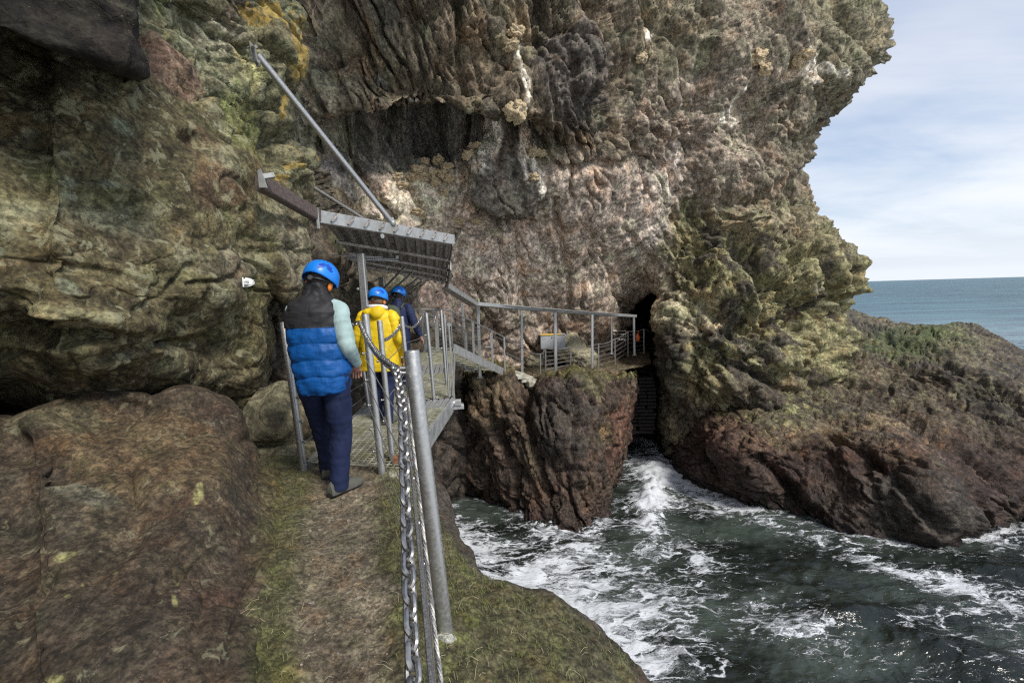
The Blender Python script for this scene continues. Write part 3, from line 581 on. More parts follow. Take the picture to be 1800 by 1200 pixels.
t.paint(t.blob(1092, 765, 16, 70, 15, 1., 1.), (.14, .065, .045), .6); t.paint(t.blob(1070, 750, 10, 24, 0), (.28, .20, .10), .5); t.paint(sstep(672, 655, t.py), (.14, .135, .05), .75)
t.paint(t.blob(1035, 680, 26, 26), (.16, .155, .08), .5); t.paint(sstep(1.2, .2, t.P[:, 2]), (.045, .028, .024), .8)
cracks(t, basis((.35, -.1, -.9)), (.25, 1.8, 1.2), .04, .28, 1., 4.1, -.15); cracks(t, basis((.45, -.1, -.8)), (.6, 4.5, 3.), .05, .09, 1., 6.9, -.1)
t.col *= np.array([.95, .90, .82])
t.wet = np.clip(.35+.65*sstep(2.5, .3, t.P[:, 2]), 0, 1)
m_stk = rock_mat('gully_stack_rock', 5., .11, (1.3, 1, .5), (0, math.radians(-15), 0), (.26, .25, .14), .6, 2.4, (.4, .36, .3), .9, .8, .55)
t.build('rock_stack', m_stk)

# ---- landing that carries the far path ------------------------------------------------------
Xf = [850, 900, 950, 1010, 1060, 1100, 1125, 1142]
Xg = [850, 900, 950, 1000, 1035, 1065, 1085, 1100]
rows = [[G(x, 618, 4.75) for x in Xf], [G(x, 628, 4.66) for x in Xf], [G(x, 640, 4.6) for x in Xf], [G(x, 650, 4.58) for x in Xg], [G(x, 659, 4.5) for x in Xg], [G(x, 660, 4.5)+[0, .3, -.8] for x in Xg], [G(x, 660, 4.5)+[0, 1.6, -4] for x in Xg]]
fl = Field(rows, 2.6)
fl.h += .08*fbm(fl.P*1.5, 4)+.03*fbm(fl.P*6, 3)
fl.col[:] = (.15, .115, .075); fl.paint(sstep(0, .4, fl.nm), (.11, .105, .05), .7); fl.paint(sstep(4.4, 4.2, fl.P[:, 2]), (.07, .055, .045), .9)
fl.build('far_path', m_stk)

# ================================================================ SEA
na, nr_ = 620, 640
th = np.radians(np.linspace(-60, 62, na)); rr = np.concatenate([[2.0], np.geomspace(4.0, 160, nr_-60), np.geomspace(165, 60000, 59)])
T, R = np.meshgrid(th, rr); X = R*np.sin(T); Y = R*np.cos(T)
P = np.stack([X.ravel(), Y.ravel(), np.zeros(X.size)], 1)
r = np.hypot(P[:, 0], P[:, 1]); fade = sstep(150, 40, r)
shore_amp = 1
rot = np.array([[.80, -.60, 0], [.60, .80, 0], [0, 0, 1]])
Q = P @ rot.T * np.array([.35, .9, 1]) + .5*np.stack([fbm(P*.3, 2), fbm(P*.3+9, 2), 0*r], 1)
near = sstep(30, 18, r)
hgt = fade*(.20*fbm(Q*.55, 3) + .10*ridge(Q*1.1+4, 3)*.6 + .05*fbm(P*2.2, 4)*(.4+.6*near)+.03*ridge(P*1.8, 3)*near)
# swell running into the gully
sx, sy, _ = proj(P)
def sb(cx, cy, rx, ry, ang=0):
    a_ = math.radians(ang); x = sx-cx; y = sy-cy
    return np.exp(-(((x*math.cos(a_)+y*math.sin(a_))/rx)**2+((-x*math.sin(a_)+y*math.cos(a_))/ry)**2))
hgt += .55*sb(1145, 880, 26, 60, 5)*(.7+.8*fbm(P*2, 4)) + .35*sb(960, 905, 60, 26, 15)*(.6+fbm(P*2.2+3, 4)) + .25*sb(1480, 1095, 120, 16, -8)+.2*sb(1700, 1160, 200, 24, 14)
P[:, 2] = hgt
pat = fbm(Q*.5+20, 4); pat2 = fbm(P*1.3+8, 4)
shore = np.full(len(P), 99.)
for poly in ([G(x, y, 0) for x, y in zip(XA, wat)], Wk, [G(x, y, 0) for x, y in [(735, 835), (792, 938), (860, 1015), (965, 1060), (1045, 1100), (1134, 1200)]]):
    for A_, B_ in zip(poly[:-1], poly[1:]):
        v_ = B_-A_; L = v_[0]**2+v_[1]**2; tt = np.clip(((P[:, 0]-A_[0])*v_[0]+(P[:, 1]-A_[1])*v_[1])/L, 0, 1)
        shore = np.minimum(shore, np.hypot(P[:, 0]-A_[0]-tt*v_[0], P[:, 1]-A_[1]-tt*v_[1]))
foam = .22+.34*pat+.14*pat2 + .22*np.exp(-shore/.35) + .08*np.exp(-shore/1.6)
foam += .55*sb(1145, 890, 30, 66, 5)+.20*sb(1180, 850, 90, 40, 30)+.24*sb(960, 1010, 150, 60, 15)+.26*sb(1100, 1090, 190, 100, 20)+.25*sb(1280, 890, 130, 14, 22)+.22*sb(1440, 955, 150, 16, 22)+.25*sb(1680, 1040, 180, 14, 18)+.06*sb(1430, 1110, 70, 34, 10)
foam += .2*sb(960, 900, 60, 30, 10)+.12*sb(1100, 790, 40, 30, 40)-.1*sb(1135, 740, 40, 26)
foam += .22*sb(1190, 1100, 90, 60, 20)+.16*sb(1240, 990, 60, 30, 20)+.14*sb(1560, 1090, 120, 14, 18)
foam -= .22*sb(1500, 1020, 140, 40, 15)+.3*sb(1620, 1150, 160, 40, 20)+.12*sb(1350, 960, 60, 40)+.2*sb(1050, 870, 60, 30)+.2*sb(870, 1000, 50, 22)
foam = np.where(r > 40, foam-.5*sstep(25, 60, r), foam)
m, nt, bs = newmat('sea_water'); q_ = NT(nt)
pos = q_.n('ShaderNodeNewGeometry').outputs['Position']
fo = q_.n('ShaderNodeAttribute', attribute_name='foam').outputs['Fac']
fl_ = q_.vec(pos, (.5, 1.15, 1), (0, 0, math.radians(-30)))
wv = q_.n('ShaderNodeVectorMath', operation='SCALE', inp={0: q_.n('ShaderNodeTexNoise', inp={'Vector': fl_, 'Scale': 1.3, 'Detail': 5., 'Roughness': .6}).outputs['Color'], 'Scale': 1.5}).outputs[0]
wp = q_.n('ShaderNodeVectorMath', operation='ADD', inp={0: fl_, 1: wv}).outputs[0]
nA = q_.noise(wp, 1.5, 8, .66, .8); nB = q_.n('ShaderNodeTexVoronoi', feature='DISTANCE_TO_EDGE', inp={'Vector': wp, 'Scale': 2.6}).outputs['Distance']
nC = q_.noise(wp, 6., 5, .7, .5)
web = q_.math('MULTIPLY', q_.ramp(nB, .0, .16, 1, 0), q_.ramp(nC, .3, .6, .2, 1.))
s1_ = q_.math('ADD', q_.math('MULTIPLY', nA, 1.25), q_.math('MULTIPLY', web, .20))
s1_ = q_.math('ADD', s1_, q_.math('MULTIPLY', nC, .50))
s1_ = q_.math('ADD', s1_, q_.math('MULTIPLY', fo, .75))
fm = q_.ramp(s1_, 1.20, 1.42)
dist = q_.n('ShaderNodeVectorMath', operation='LENGTH', inp={0: pos}).outputs['Value']
fs = q_.ramp(q_.noise(q_.vec(pos, (.18, 1., 1), (0, 0, math.radians(-6))), .16, 6, .62, .3), .38, .62)
far_c = q_.mix(fs, (.012, .055, .085), (.050, .145, .165))
deep = q_.mix(q_.ramp(dist, 20, 90), (.011, .014, .011), far_c)
deep = q_.mix(q_.math('MULTIPLY', q_.ramp(q_.noise(fl_, .45, 4), .42, .62), q_.ramp(dist, 90, 20)), deep, (.046, .058, .048))
cc = q_.mix(fm, deep, (.56, .58, .60))
nt.links.new(cc, bs.inputs['Base Color'])
nt.links.new(q_.math('MAXIMUM', q_.ramp(fm, 0, 1, .16, .7), q_.ramp(dist, 25, 150, 0, .34)), bs.inputs['Roughness'])
far = q_.ramp(dist, 30, 400)
w1 = q_.noise(q_.vec(pos, (.7, 1.6, 1), (0, 0, math.radians(-20))), 2.6, 4, .55, .3); w2 = q_.noise(q_.vec(pos, (.25, 1., 1), (0, 0, math.radians(-8))), .55, 5, .6)
hh = q_.math('ADD', q_.math('MULTIPLY', w1, q_.ramp(far, 0, 1, .12, .35)), q_.math('MULTIPLY', w2, q_.ramp(far, 0, 1, .14, 2.6)))
hh = q_.math('ADD', hh, q_.math('MULTIPLY', fm, .05))
nt.links.new(q_.n('ShaderNodeBump', inp={'Strength': .8, 'Distance': 1., 'Height': hh}).outputs[0], bs.inputs['Normal'])
bs.inputs['Specular IOR Level'].default_value = .32
sea = grid_mesh('sea', P.reshape(len(rr), na, 3), None, m, {'foam': foam}); sea['kind'] = 'structure'
# ================================================================ OBJECT HELPERS
def tag(o, label=None, cat=None, group=None, kind=None):
    if label: o['label'] = label
    if cat: o['category'] = cat
    if group: o['group'] = group
    if kind: o['kind'] = kind
    return o
def nrm(v):
    v = np.asarray(v, float); return v/np.linalg.norm(v)
class MB:
    def __init__(s): s.v = []; s.f = []; s.mi = []; s.cur = 0
    def add(s, vs, fs):
        n = len(s.v); s.v += [tuple(x) for x in vs]; s.f += [tuple(i+n for i in f) for f in fs]; s.mi += [s.cur]*len(fs); return s
    def bar(s, a, b, w, h, up=(0, 0, 1), bev=.12):
        a = np.array(a, float); b = np.array(b, float); d = nrm(b-a); r = np.cross(d, up)
        r = nrm(r) if np.linalg.norm(r) > 1e-5 else np.array([1., 0, 0]); u = np.cross(r, d)
        c = min(w, h)*bev; pr = [(-w/2+c, -h/2), (w/2-c, -h/2), (w/2, -h/2+c), (w/2, h/2-c), (w/2-c, h/2), (-w/2+c, h/2), (-w/2, h/2-c), (-w/2, -h/2+c)]
        vs = [p+r*x+u*y for p in (a, b) for x, y in pr]
        return s.add(vs, [(i, (i+1) % 8, 8+(i+1) % 8, 8+i) for i in range(8)]+[tuple(range(7, -1, -1)), tuple(range(8, 16))])
    def tube(s, pts, r, seg=10, cap=True):
        P = [np.array(p, float) for p in pts]; n = len(P); rs = r if isinstance(r, (list, tuple, np.ndarray)) else [r]*n
        T = [nrm(P[min(i+1, n-1)]-P[max(i-1, 0)]) for i in range(n)]
        x = np.cross(T[0], (0, 0, 1)); x = nrm(x) if np.linalg.norm(x) > 1e-3 else np.array([1., 0, 0])
        vs = []
        for i in range(n):
            x = x-T[i]*np.dot(x, T[i]); x = nrm(x); y = np.cross(T[i], x)
            for k in range(seg):
                a = 2*math.pi*k/seg; vs.append(P[i]+rs[i]*(x*math.cos(a)+y*math.sin(a)))
        fs = [(i*seg+k, i*seg+(k+1) % seg, (i+1)*seg+(k+1) % seg, (i+1)*seg+k) for i in range(n-1) for k in range(seg)]
        if cap: fs += [tuple(range(seg-1, -1, -1)), tuple(range((n-1)*seg, n*seg))]
        return s.add(vs, fs)
    def ball(s, c, r, nu=12, nv=8, R=None, fn=None, v0=0., v1=1.):
        r = np.array(r if hasattr(r, '__len__') else (r, r, r), float); vs = []
        for j in range(nv+1):
            ph = math.pi*(v0+(v1-v0)*j/nv)
            for i in range(nu):
                th = 2*math.pi*i/nu; p = np.array([math.sin(ph)*math.cos(th), math.sin(ph)*math.sin(th), math.cos(ph)])*r
                if fn: p = fn(p)
                if R is not None: p = R @ p
                vs.append(np.array(c)+p)
        return s.add(vs, [(j*nu+i, (j+1)*nu+i, (j+1)*nu+(i+1) % nu, j*nu+(i+1) % nu) for j in range(nv) for i in range(nu)])
    def plate(s, poly, n, t):
        P = [np.array(p, float) for p in poly]; n = nrm(n)*t/2; k = len(P)
        return s.add([p-n for p in P]+[p+n for p in P], [tuple(range(k-1, -1, -1)), tuple(range(k, 2*k))]+[(i, (i+1) % k, k+(i+1) % k, k+i) for i in range(k)])
    def loft(s, rings, cap=True):
        m = len(rings[0]); vs = [p for r in rings for p in r]
        fs = [(i*m+k, i*m+(k+1) % m, (i+1)*m+(k+1) % m, (i+1)*m+k) for i in range(len(rings)-1) for k in range(m)]
        if cap: fs += [tuple(range(m-1, -1, -1)), tuple(range((len(rings)-1)*m, len(rings)*m))]
        return s.add(vs, fs)
    def obj(s, name, mats, parent=None, smooth=35, base=None):
        base = np.array(base if base is not None else (parent['_b'] if parent is not None else (0, 0, 0)), float)
        me = bpy.data.meshes.new(name); me.from_pydata([tuple(np.array(v)-base) for v in s.v], [], s.f)
        mats = mats if isinstance(mats, (list, tuple)) else [mats]
        for m_ in mats: me.materials.append(m_)
        if len(mats) > 1: me.polygons.foreach_set('material_index', s.mi)
        bm = bmesh.new(); bm.from_mesh(me); bmesh.ops.recalc_face_normals(bm, faces=bm.faces)
        for f_ in bm.faces: f_.smooth = True
        for e in bm.edges:
            if len(e.link_faces) == 2 and e.calc_face_angle(0) > math.radians(smooth): e.smooth = False
        bm.to_mesh(me); bm.free()
        o = bpy.data.objects.new(name, me); COL.objects.link(o)
        if parent is not None: o.parent = parent
        else: o.location = base
        return o
def thing(name, base, label, cat, group=None):
    o = bpy.data.objects.new(name, None); COL.objects.link(o); o.location = tuple(base); o['_b'] = [float(x) for x in base]
    o.empty_display_size = .1
    return tag(o, label, cat, group)
def vtop(px, py, ref):
    k = U(px, py, 1.)-CAM; return CAM+k*(ref[1]/k[1])
def surf(f, px, py, push=0.):
    V = f.out.reshape(-1, 3); x, y, d = proj(V); c_ = np.hypot(x-px, y-py); i = np.where(c_ < c_.min()+3)[0]; j = i[np.argmin(d[i])]
    return V[j] + nrm(CAM-V[j])*push
# materials
STEEL = simple('galvanised_steel', (.44, .44, .43), .42, .8, .08, 60, .0002, (.37, .365, .355), th=(.5, .8))
STEELP = simple('pale_galvanised_plate', (.37, .375, .365), .5, .5, .08, 12, .0003, (.30, .29, .27), th=(.5, .75))
STEELD = simple('weathered_sheet_steel', (.40, .37, .34), .5, .5, .2, 14, .001, (.28, .24, .21))
CHROME = simple('chain_steel', (.36, .35, .34), .36, .9, .15, 60)
ROPE = simple('wire_rope_steel', (.30, .29, .28), .5, .8, .3, 200, .001)
RUST = simple('rusty_steel', (.16, .065, .035), .85, .2, .4, 60, .003, (.30, .15, .08))
BROWN = simple('brown_channel_steel', (.115, .085, .075), .55, .35, .25, 60, .001, (.17, .14, .13))
ALGAE = simple('algae_coated_grating', (.36, .35, .27), .7, .3, .3, 9, .001, (.25, .25, .15))
CONC = simple('pale_concrete', (.46, .44, .38), .9, 0, .25, 9, .004, (.24, .23, .15))
WHITE = simple('white_plastic', (.78, .78, .76), .4, 0, .05)
GREY = simple('grey_cabinet_plastic', (.36, .37, .38), .6, 0, .1, 5)
YEL = simple('yellow_lid', (.75, .46, .04), .6, 0, .1, 5)
ORANGE = simple('orange_fabric', (.85, .16, .03), .7, 0, .1)
BLACK = simple('black_plastic', (.012, .012, .012), .5)
NEST = simple('nest_straw', (.48, .36, .20), .95, 0, .45, 30, .04, (.62, .56, .45), th=(.50, .62))
def stain(m, c=(.17, .085, .045), lo=.66, k=.6, sc=7.):
    nt = m.node_tree; t = NT(nt); b = nt.nodes['Principled BSDF']; src = b.inputs['Base Color'].links[0].from_socket
    pos = t.n('ShaderNodeNewGeometry').outputs['Position']; f = t.math('MULTIPLY', t.ramp(t.noise(t.vec(pos, (1, 1, .35)), sc, 8, .72), lo-.04, lo+.06), k)
    nt.links.new(t.mix(f, src, c), b.inputs['Base Color'])
stain(STEEL, lo=.64); stain(STEELP, lo=.62); stain(STEELD, (.10, .06, .04), .58); stain(STEEL, (.5, .5, .47), .60, .35, 22.); stain(STEELP, (.22, .22, .17), .56, .45, 4.)
DZ = 6.43
def tubepost(name, top, bot, r, label, group, cat='post', bolts=(), side=-1, zb=None, mat=None, cap=True):
    b_ = np.array(bot); t_ = np.array(top)
    root = thing(name, b_, label, cat, group)
    m_ = MB().tube([b_-[0, 0, .06], b_, b_+(t_-b_)*.5, t_-(t_-b_)*.004, t_], [r, r, r, r, r*.93], 20); m_.obj('tube', mat or STEEL, root)
    ax = nrm(t_-b_)
    for q_ in bolts:
        c_ = b_+(t_-b_)*q_; dr = np.array([side, -.25, 0])
        mb = MB().tube([c_+dr*r*.7, c_+dr*(r+.018)], .008, 8).ball(c_+dr*(r+.022), .0125, 10, 6)
        mb.obj('bolt', CHROME, root)
    return root
# ---------------------------------------------------------------- foreground posts
bigB = G(784, 1118, 6.36); bigT = vtop(723, 616, bigB)
bq = [.93, .735, .575, .42, .275, .13]
tubepost('railing_post', bigT, bigB, .036, 'thick bare steel post nearest the camera, standing in a pale concrete blob on mossy ledge', 'steel posts along the path edge', bolts=bq)
pc = MB(); pc.ball(bigB+[0, 0, -.01], (.075, .06, .022), 18, 8, fn=lambda q: q*(1+.25*math.sin(5*math.atan2(q[1], q[0]))))
tag(pc.obj('concrete_footing', CONC, base=bigB), 'small pale concrete blob around the foot of the nearest steel post', 'footing')
AB = G(672, 836, 6.41); AT = vtop(642, 552, AB)
tubepost('railing_post', AT, AB, .031, 'steel post just right of the bridge entrance, carrying the top of the swinging chain', 'steel posts along the path edge', bolts=[.93, .765, .605, .45, .30, .16])
BB = G(690, 812, 6.41); BT = vtop(667, 563, BB)
tubepost('railing_post', BT, BB, .026, 'slimmer steel post directly behind the chain post at the bridge entrance', 'steel posts along the path edge', bolts=[.72, .45, .3], side=-1)
L1B = G(534, 827, 6.40); L1T = vtop(498, 566, L1B)
tubepost('railing_post', L1T, L1B, .031, 'steel post on the rock side at the left of the man in the blue vest', 'steel posts along the path edge', bolts=[.68, .5, .34, .2], side=1)
L2B = G(648, 716, DZ); L2T = vtop(634, 634, L2B)+[0, 0, .25]
tubepost('railing_post', L2T, L2B, .026, 'short-looking steel post on the rock side behind the yellow coat', 'steel posts along the path edge', bolts=[.8, .6, .35], side=-1)
CB = G(724, 742, DZ); CT = vtop(706, 556, CB)
tubepost('railing_post', CT, CB, .026, 'steel post rising behind the thick nearest post, beside the yellow coat', 'steel posts along the path edge', bolts=[.62, .4])
DB = G(763, 702, DZ); DT = vtop(749, 550, DB)
tubepost('railing_post', DT, DB, .026, 'steel post on the bridge edge between the thick nearest post and the drilled corner plate', 'steel posts along the path edge', bolts=[.75, .5, .25])
EB = G(785, 676, DZ); ET = vtop(775, 545, EB)
tubepost('railing_post', ET, EB, .026, 'steel post on the bridge edge immediately left of the drilled corner plate', 'steel posts along the path edge', bolts=[.75, .5])
# ---------------------------------------------------------------- chains
def lerp(a, b, t): return a+(b-a)*t
def sagline(a, b, s, n=60): return [lerp(a, b, i/n)+np.array([0, 0, -4*s*(i/n)*(1-i/n)]) for i in range(n+1)]
def polylen(P):
    d = np.linalg.norm(np.diff(np.array(P), axis=0), axis=1); return np.concatenate([[0], np.cumsum(d)])
def chain(mb, pts, pitch, wd, wr, seg=7, ns=14):
    P = np.array(pts); L = polylen(P); n = int(L[-1]/pitch)
    for i in range(n):
        s_ = (i+.5)*pitch; p_ = np.array([np.interp(s_, L, P[:, k]) for k in range(3)])
        q_ = np.array([np.interp(min(s_+.01, L[-1]), L, P[:, k]) for k in range(3)])-np.array([np.interp(max(s_-.01, 0), L, P[:, k]) for k in range(3)])
        t_ = nrm(q_); a_ = np.cross(t_, (0, 0, 1)); a_ = nrm(a_) if np.linalg.norm(a_) > .05 else np.array([1., 0, 0]); b_ = np.cross(t_, a_)
        an = math.radians(45+(90 if i % 2 else 0)+random.uniform(-9, 9)); w_ = a_*math.cos(an)+b_*math.sin(an); nn = np.cross(t_, w_)
        R = wd/2-wr; hl = pitch/2+wr-R+wr*.2; hl = max(hl, .002)
        ring = []
        for k in range(ns):
            th_ = 2*math.pi*k/ns; cx_ = math.cos(th_)*R; sx_ = math.sin(th_)*R+(hl if math.sin(th_) >= 0 else -hl)
            ring.append((cx_, sx_, math.cos(th_), math.sin(th_)))
        vs = []
        for (cx_, sx_, ux, uy) in ring:
            c_ = p_+w_*cx_+t_*sx_
            for j in range(seg):
                ph = 2*math.pi*j/seg; vs.append(c_+(w_*ux+t_*uy)*math.cos(ph)*wr+nn*math.sin(ph)*wr)
        mb.add(vs, [(k*seg+j, k*seg+(j+1) % seg, ((k+1) % ns)*seg+(j+1) % seg, ((k+1) % ns)*seg+j) for k in range(ns) for j in range(seg)])
hook = lerp(bigB, bigT, .945)+np.array([-.075, -.02, 0])
MBh = MB().tube([lerp(bigB, bigT, .945)+np.array([-.03, -.01, 0]), hook+[-.01, 0, 0]], .009, 10).ball(hook+[-.012, 0, 0], .014)
e0_ = U(727, 1205, .98); e1_ = W(-.05, .45, 7.0); hA = lerp(AB, AT, .955)+np.array([-.05, -.02, 0])
mb = MB(); chain(mb, [hook, U(708, 720, 1.68), U(712, 850, 1.42), U(717, 990, 1.2), e0_, e1_, W(.16, -.4, 7.1)], .036, .046, .0075)
tag(mb.obj('handrail_chain', CHROME, base=hook), 'heavy bright steel chain running from the thick nearest post down toward the camera', 'chain', 'handrail chains strung between posts')
mb = MB(); chain(mb, sagline(hA, hook, .06), .034, .042, .0068)
tag(mb.obj('handrail_chain', CHROME, base=hA), 'steel chain swagged across the yellow coat from the entrance post to the nearest post', 'chain', 'handrail chains strung between posts')
MBh.obj('chain_hook', CHROME, base=hook); tag(bpy.data.objects['chain_hook'], 'short steel pin holding the chain at the top of the nearest post', 'hook')
def sm_chain(a, b, s, label):
    mb = MB(); chain(mb, sagline(a, b, s, 30), .036, .042, .007, 5, 8)
    tag(mb.obj('handrail_chain', CHROME, base=a), label, 'chain', 'handrail chains strung between posts')
hC = lerp(CB, CT, .93); hD = lerp(DB, DT, .93); hE = lerp(EB, ET, .93)
sm_chain(lerp(BB, BT, .86), hC+[-.02, 0, 0], .04, 'steel chain crossing the back of the yellow coat between two slim posts')
sm_chain(hC, U(742, 556, 7.6), .10, 'slack steel chain hanging in front of the navy jacket sleeve')
sm_chain(hD, U(766, 556, 9.5), .14, 'short slack chain between the slim bridge post and the flat rail plate')
sm_chain(hA, L1T+(L1B-L1T)*.06+[.04, 0, 0], .05, 'steel chain passing behind the man in the blue vest at elbow height')
# wires
def wire(segs, r, label, group='wire ropes of the path railing', mat=None):
    mb = MB()
    for a, b in segs: mb.tube([a, lerp(a, b, .5)-[0, 0, .008], b], r, 6)
    return tag(mb.obj('wire_rope', mat or ROPE, base=segs[0][0]), label, 'wire', group)
bk = [lerp(bigB, bigT, q_)+np.array([-.055, -.02, 0]) for q_ in bq]
Ak = [lerp(AB, AT, q_)+np.array([-.05, -.02, 0]) for q_ in [.93, .765, .605, .45, .30, .16]]
names = ['topmost', 'second', 'third', 'fourth', 'lowest']
for i in range(1, 6):
    e_ = W(.12, -.4, bk[i][2]+.05)
    wire([(bk[i], e_), (Ak[i], bk[i])], .0035, f'{names[i-1]} thin steel wire rope between the bridge entrance post and the thick nearest post')
# thick twisted rope clamped along the nearest post
a_, b_ = U(716, 700, 1.84), U(777, 1215, 1.20); mb = MB()
for k in range(4):
    pts = []
    for i in range(141):
        t_ = i/140; p_ = lerp(a_, b_, t_); d_ = nrm(b_-a_); x_ = nrm(np.cross(d_, (0, 0, 1))); y_ = np.cross(x_, d_); an = t_*95+k*math.pi/2
        pts.append(p_+(x_*math.cos(an)+y_*math.sin(an))*.0035)
    mb.tube(pts, .0036, 5)
tag(mb.obj('wire_rope', ROPE, base=a_), 'thick twisted wire rope running down beside the nearest post to the picture bottom', 'wire', 'wire ropes of the path railing')
L1k = [lerp(L1B, L1T, q_)+np.array([.05, -.01, 0]) for q_ in (.68, .5, .34, .2)]
L2k = [lerp(L2B, L2T, q_) for q_ in (.9, .62, .4, .2)]
for a_, b_, nm in zip(L1k, L2k, ('top', 'upper middle', 'lower middle', 'bottom')):
    wire([(a_, b_)], .0035, f'{nm} wire rope on the rock side of the bridge behind the blue vest')
for q_, nm in ((.75, 'upper'), (.5, 'middle'), (.25, 'lower')):
    wire([(lerp(BB, BT, q_-.05), lerp(CB, CT, q_)), (lerp(CB, CT, q_), lerp(DB, DT, q_)), (lerp(DB, DT, q_), lerp(EB, ET, q_))], .004, f'{nm} wire rope threaded through the slim posts on the sea side of the bridge')
# ---------------------------------------------------------------- rusty anchor
rb = G(697, 818, 6.42); rs = thing('rusty_bracket', rb, 'rusted brown anchor bracket lying on the rock at the foot of the bridge entrance posts', 'bracket')
m_ = MB(); m_.plate([rb+[-.03, 0, 0], rb+[.05, .02, 0], rb+[.045, .02, .07], rb+[.01, .01, .11], rb+[-.035, 0, .08]], (0, -1, .2), .012); m_.obj('plate', RUST, rs)
m_ = MB().tube([rb+[.03, .02, .03], rb+[.10, .06, .02], rb+[.16, .07, .04], rb+[.17, .05, .0]], .012, 8); m_.obj('hook_arm', RUST, rs)
# ---------------------------------------------------------------- footbridge
L0 = G(546, 812, DZ); R0 = G(702, 822, DZ); La = G(641, 716, DZ); Ra = G(792, 700, DZ)
Lb = W(-2.95, 12.3, DZ); Rb = U(797, 619, 12.3); Rb[2] = DZ
br = thing('footbridge', (L0+R0)/2, 'narrow steel footbridge of see-through grating bolted between the rock wall and the gully', 'bridge')
def dk(u, v):     # u along, v across
    if u < 1: a, b = lerp(L0, La, u), lerp(R0, Ra, u)
    else: a, b = lerp(La, Lb, u-1), lerp(Ra, Rb, u-1)
    return lerp(a, b, v)
def grating(u0, u1, n, mcross):
    mb = MB(); n = int(n*.5); mcross = int(mcross*.55)
    for i in range(n+1):
        u = lerp(u0, u1, i/n); mb.bar(dk(u, 0), dk(u, 1), .008, .012)
    for j in range(mcross+1):
        v = j/mcross; mb.bar(dk(u0, v)-[0, 0, .003], dk(u1, v)-[0, 0, .003], .010, .012)
    mb.obj('grating', ALGAE, br)
def ribbed(u0, u1):
    mb = MB(); k = 14
    for j in range(k):
        v0, v1 = (j+.06)/k, (j+.94)/k; mb.bar(dk(u0, (v0+v1)/2), dk(u1, (v0+v1)/2), np.linalg.norm(dk(u0, v1)-dk(u0, v0)), .03, bev=.3)
    mb.obj('ribbed_plank', STEELP, br)
grating(0, .80, 64, 26); ribbed(.815, .995); grating(1.02, 1.40, 56, 34); ribbed(1.42, 1.60); grating(1.62, 1.99, 54, 34)
for a_, b_ in ((R0, Ra), (Ra, Rb)):
    d_ = nrm(np.cross(b_-a_, (0, 0, 1))); MB().bar(a_+d_*.03-[0, 0, .09], b_+d_*.03-[0, 0, .09], .03, .22).obj('side_beam', STEELP, br)
for a_, b_ in ((L0, La), (La, Lb)):
    d_ = -nrm(np.cross(b_-a_, (0, 0, 1))); MB().bar(a_+d_*.03-[0, 0, .09], b_+d_*.03-[0, 0, .09], .03, .20).obj('side_beam', STEELP, br)
for u in (.05, .5, .98, 1.3, 1.7, 1.98): MB().bar(dk(u, 0)-[0, 0, .09], dk(u, 1)-[0, 0, .09], .06, .12).obj('cross_beam', STEELD, br)
cp = Ra+np.array([.06, 0, 0]); ctop = vtop(789, 571, cp)+[.0, 0, 0]
mb = MB().bar(cp-[0, 0, .12], ctop, .062, .02, up=(1, 0, 0)); mb.tube([ctop-[0, .010, 0], ctop+[0, .010, 0]], .031, 16); mb.obj('corner_plate', STEELP, br)
for i in range(14): c_ = lerp(cp, ctop, .05+.9*i/13); MB().tube([c_-[0, .012, 0], c_-[0, .0105, 0]], .0095, 8).obj('bolt_hole_disc', BLACK, br)  # flat black discs carry the shade of the drilled holes
mb = MB().bar(cp+[-.12, -.05, -.12], cp+[.13, 0, -.12], .14, .07).bar(cp+[-.03, -.07, -.05], cp+[.1, -.05, -.05], .10, .09); mb.obj('corner_bracket', STEELP, br)
MB().bar(cp+[-.06, -.145, -.13], cp+[-.04, -.145, -.06], .02, .012).obj('rusty_clip', RUST, br); MB().bar(cp+[-.26, -.12, -.2], cp+[-.25, -.12, -.06], .02, .05).obj('rusty_clip', RUST, br)
mb = MB().tube([U(797, 708, 6.75), U(757, 768, 6.1)], .028, 12).ball(U(797, 708, 6.75), .04); mb.obj('strut', STEEL, br)
MB().tube([Ra+[-.02, 0, .02], vtop(781, 552, Ra)+[0, 0, 0]], .017, 10).obj('rail_post', STEEL, br)
# platform handrail with flat plates
h0 = U(722, 543, 10.2); h1 = U(741, 543.5, 12.4); h2 = U(790, 545, 12.4)
fr = thing('platform_railing', h1-[0, 0, 1.1], 'thin level handrail with flat plates closing the far end of the bridge platform', 'railing')
MB().tube([h0, h1, h2], .02, 10).obj('handrail', STEEL, fr)
for px_, w_ in ((743, .03), (746, .03), (766, .10)):
    t_ = U(px_, 546, 12.3); MB().bar(t_-[0, 0, 1.08], t_, w_, .012, up=(0, 1, 0)).obj('rail_post', STEELP if w_ > .05 else STEEL, fr)
mb = MB()
for i in range(9): mb.tube([h1-[0, 0, .12*i+.1], h2-[0, 0, .12*i+.1]], .004, 5)
mb.obj('infill_wire', ROPE, fr)
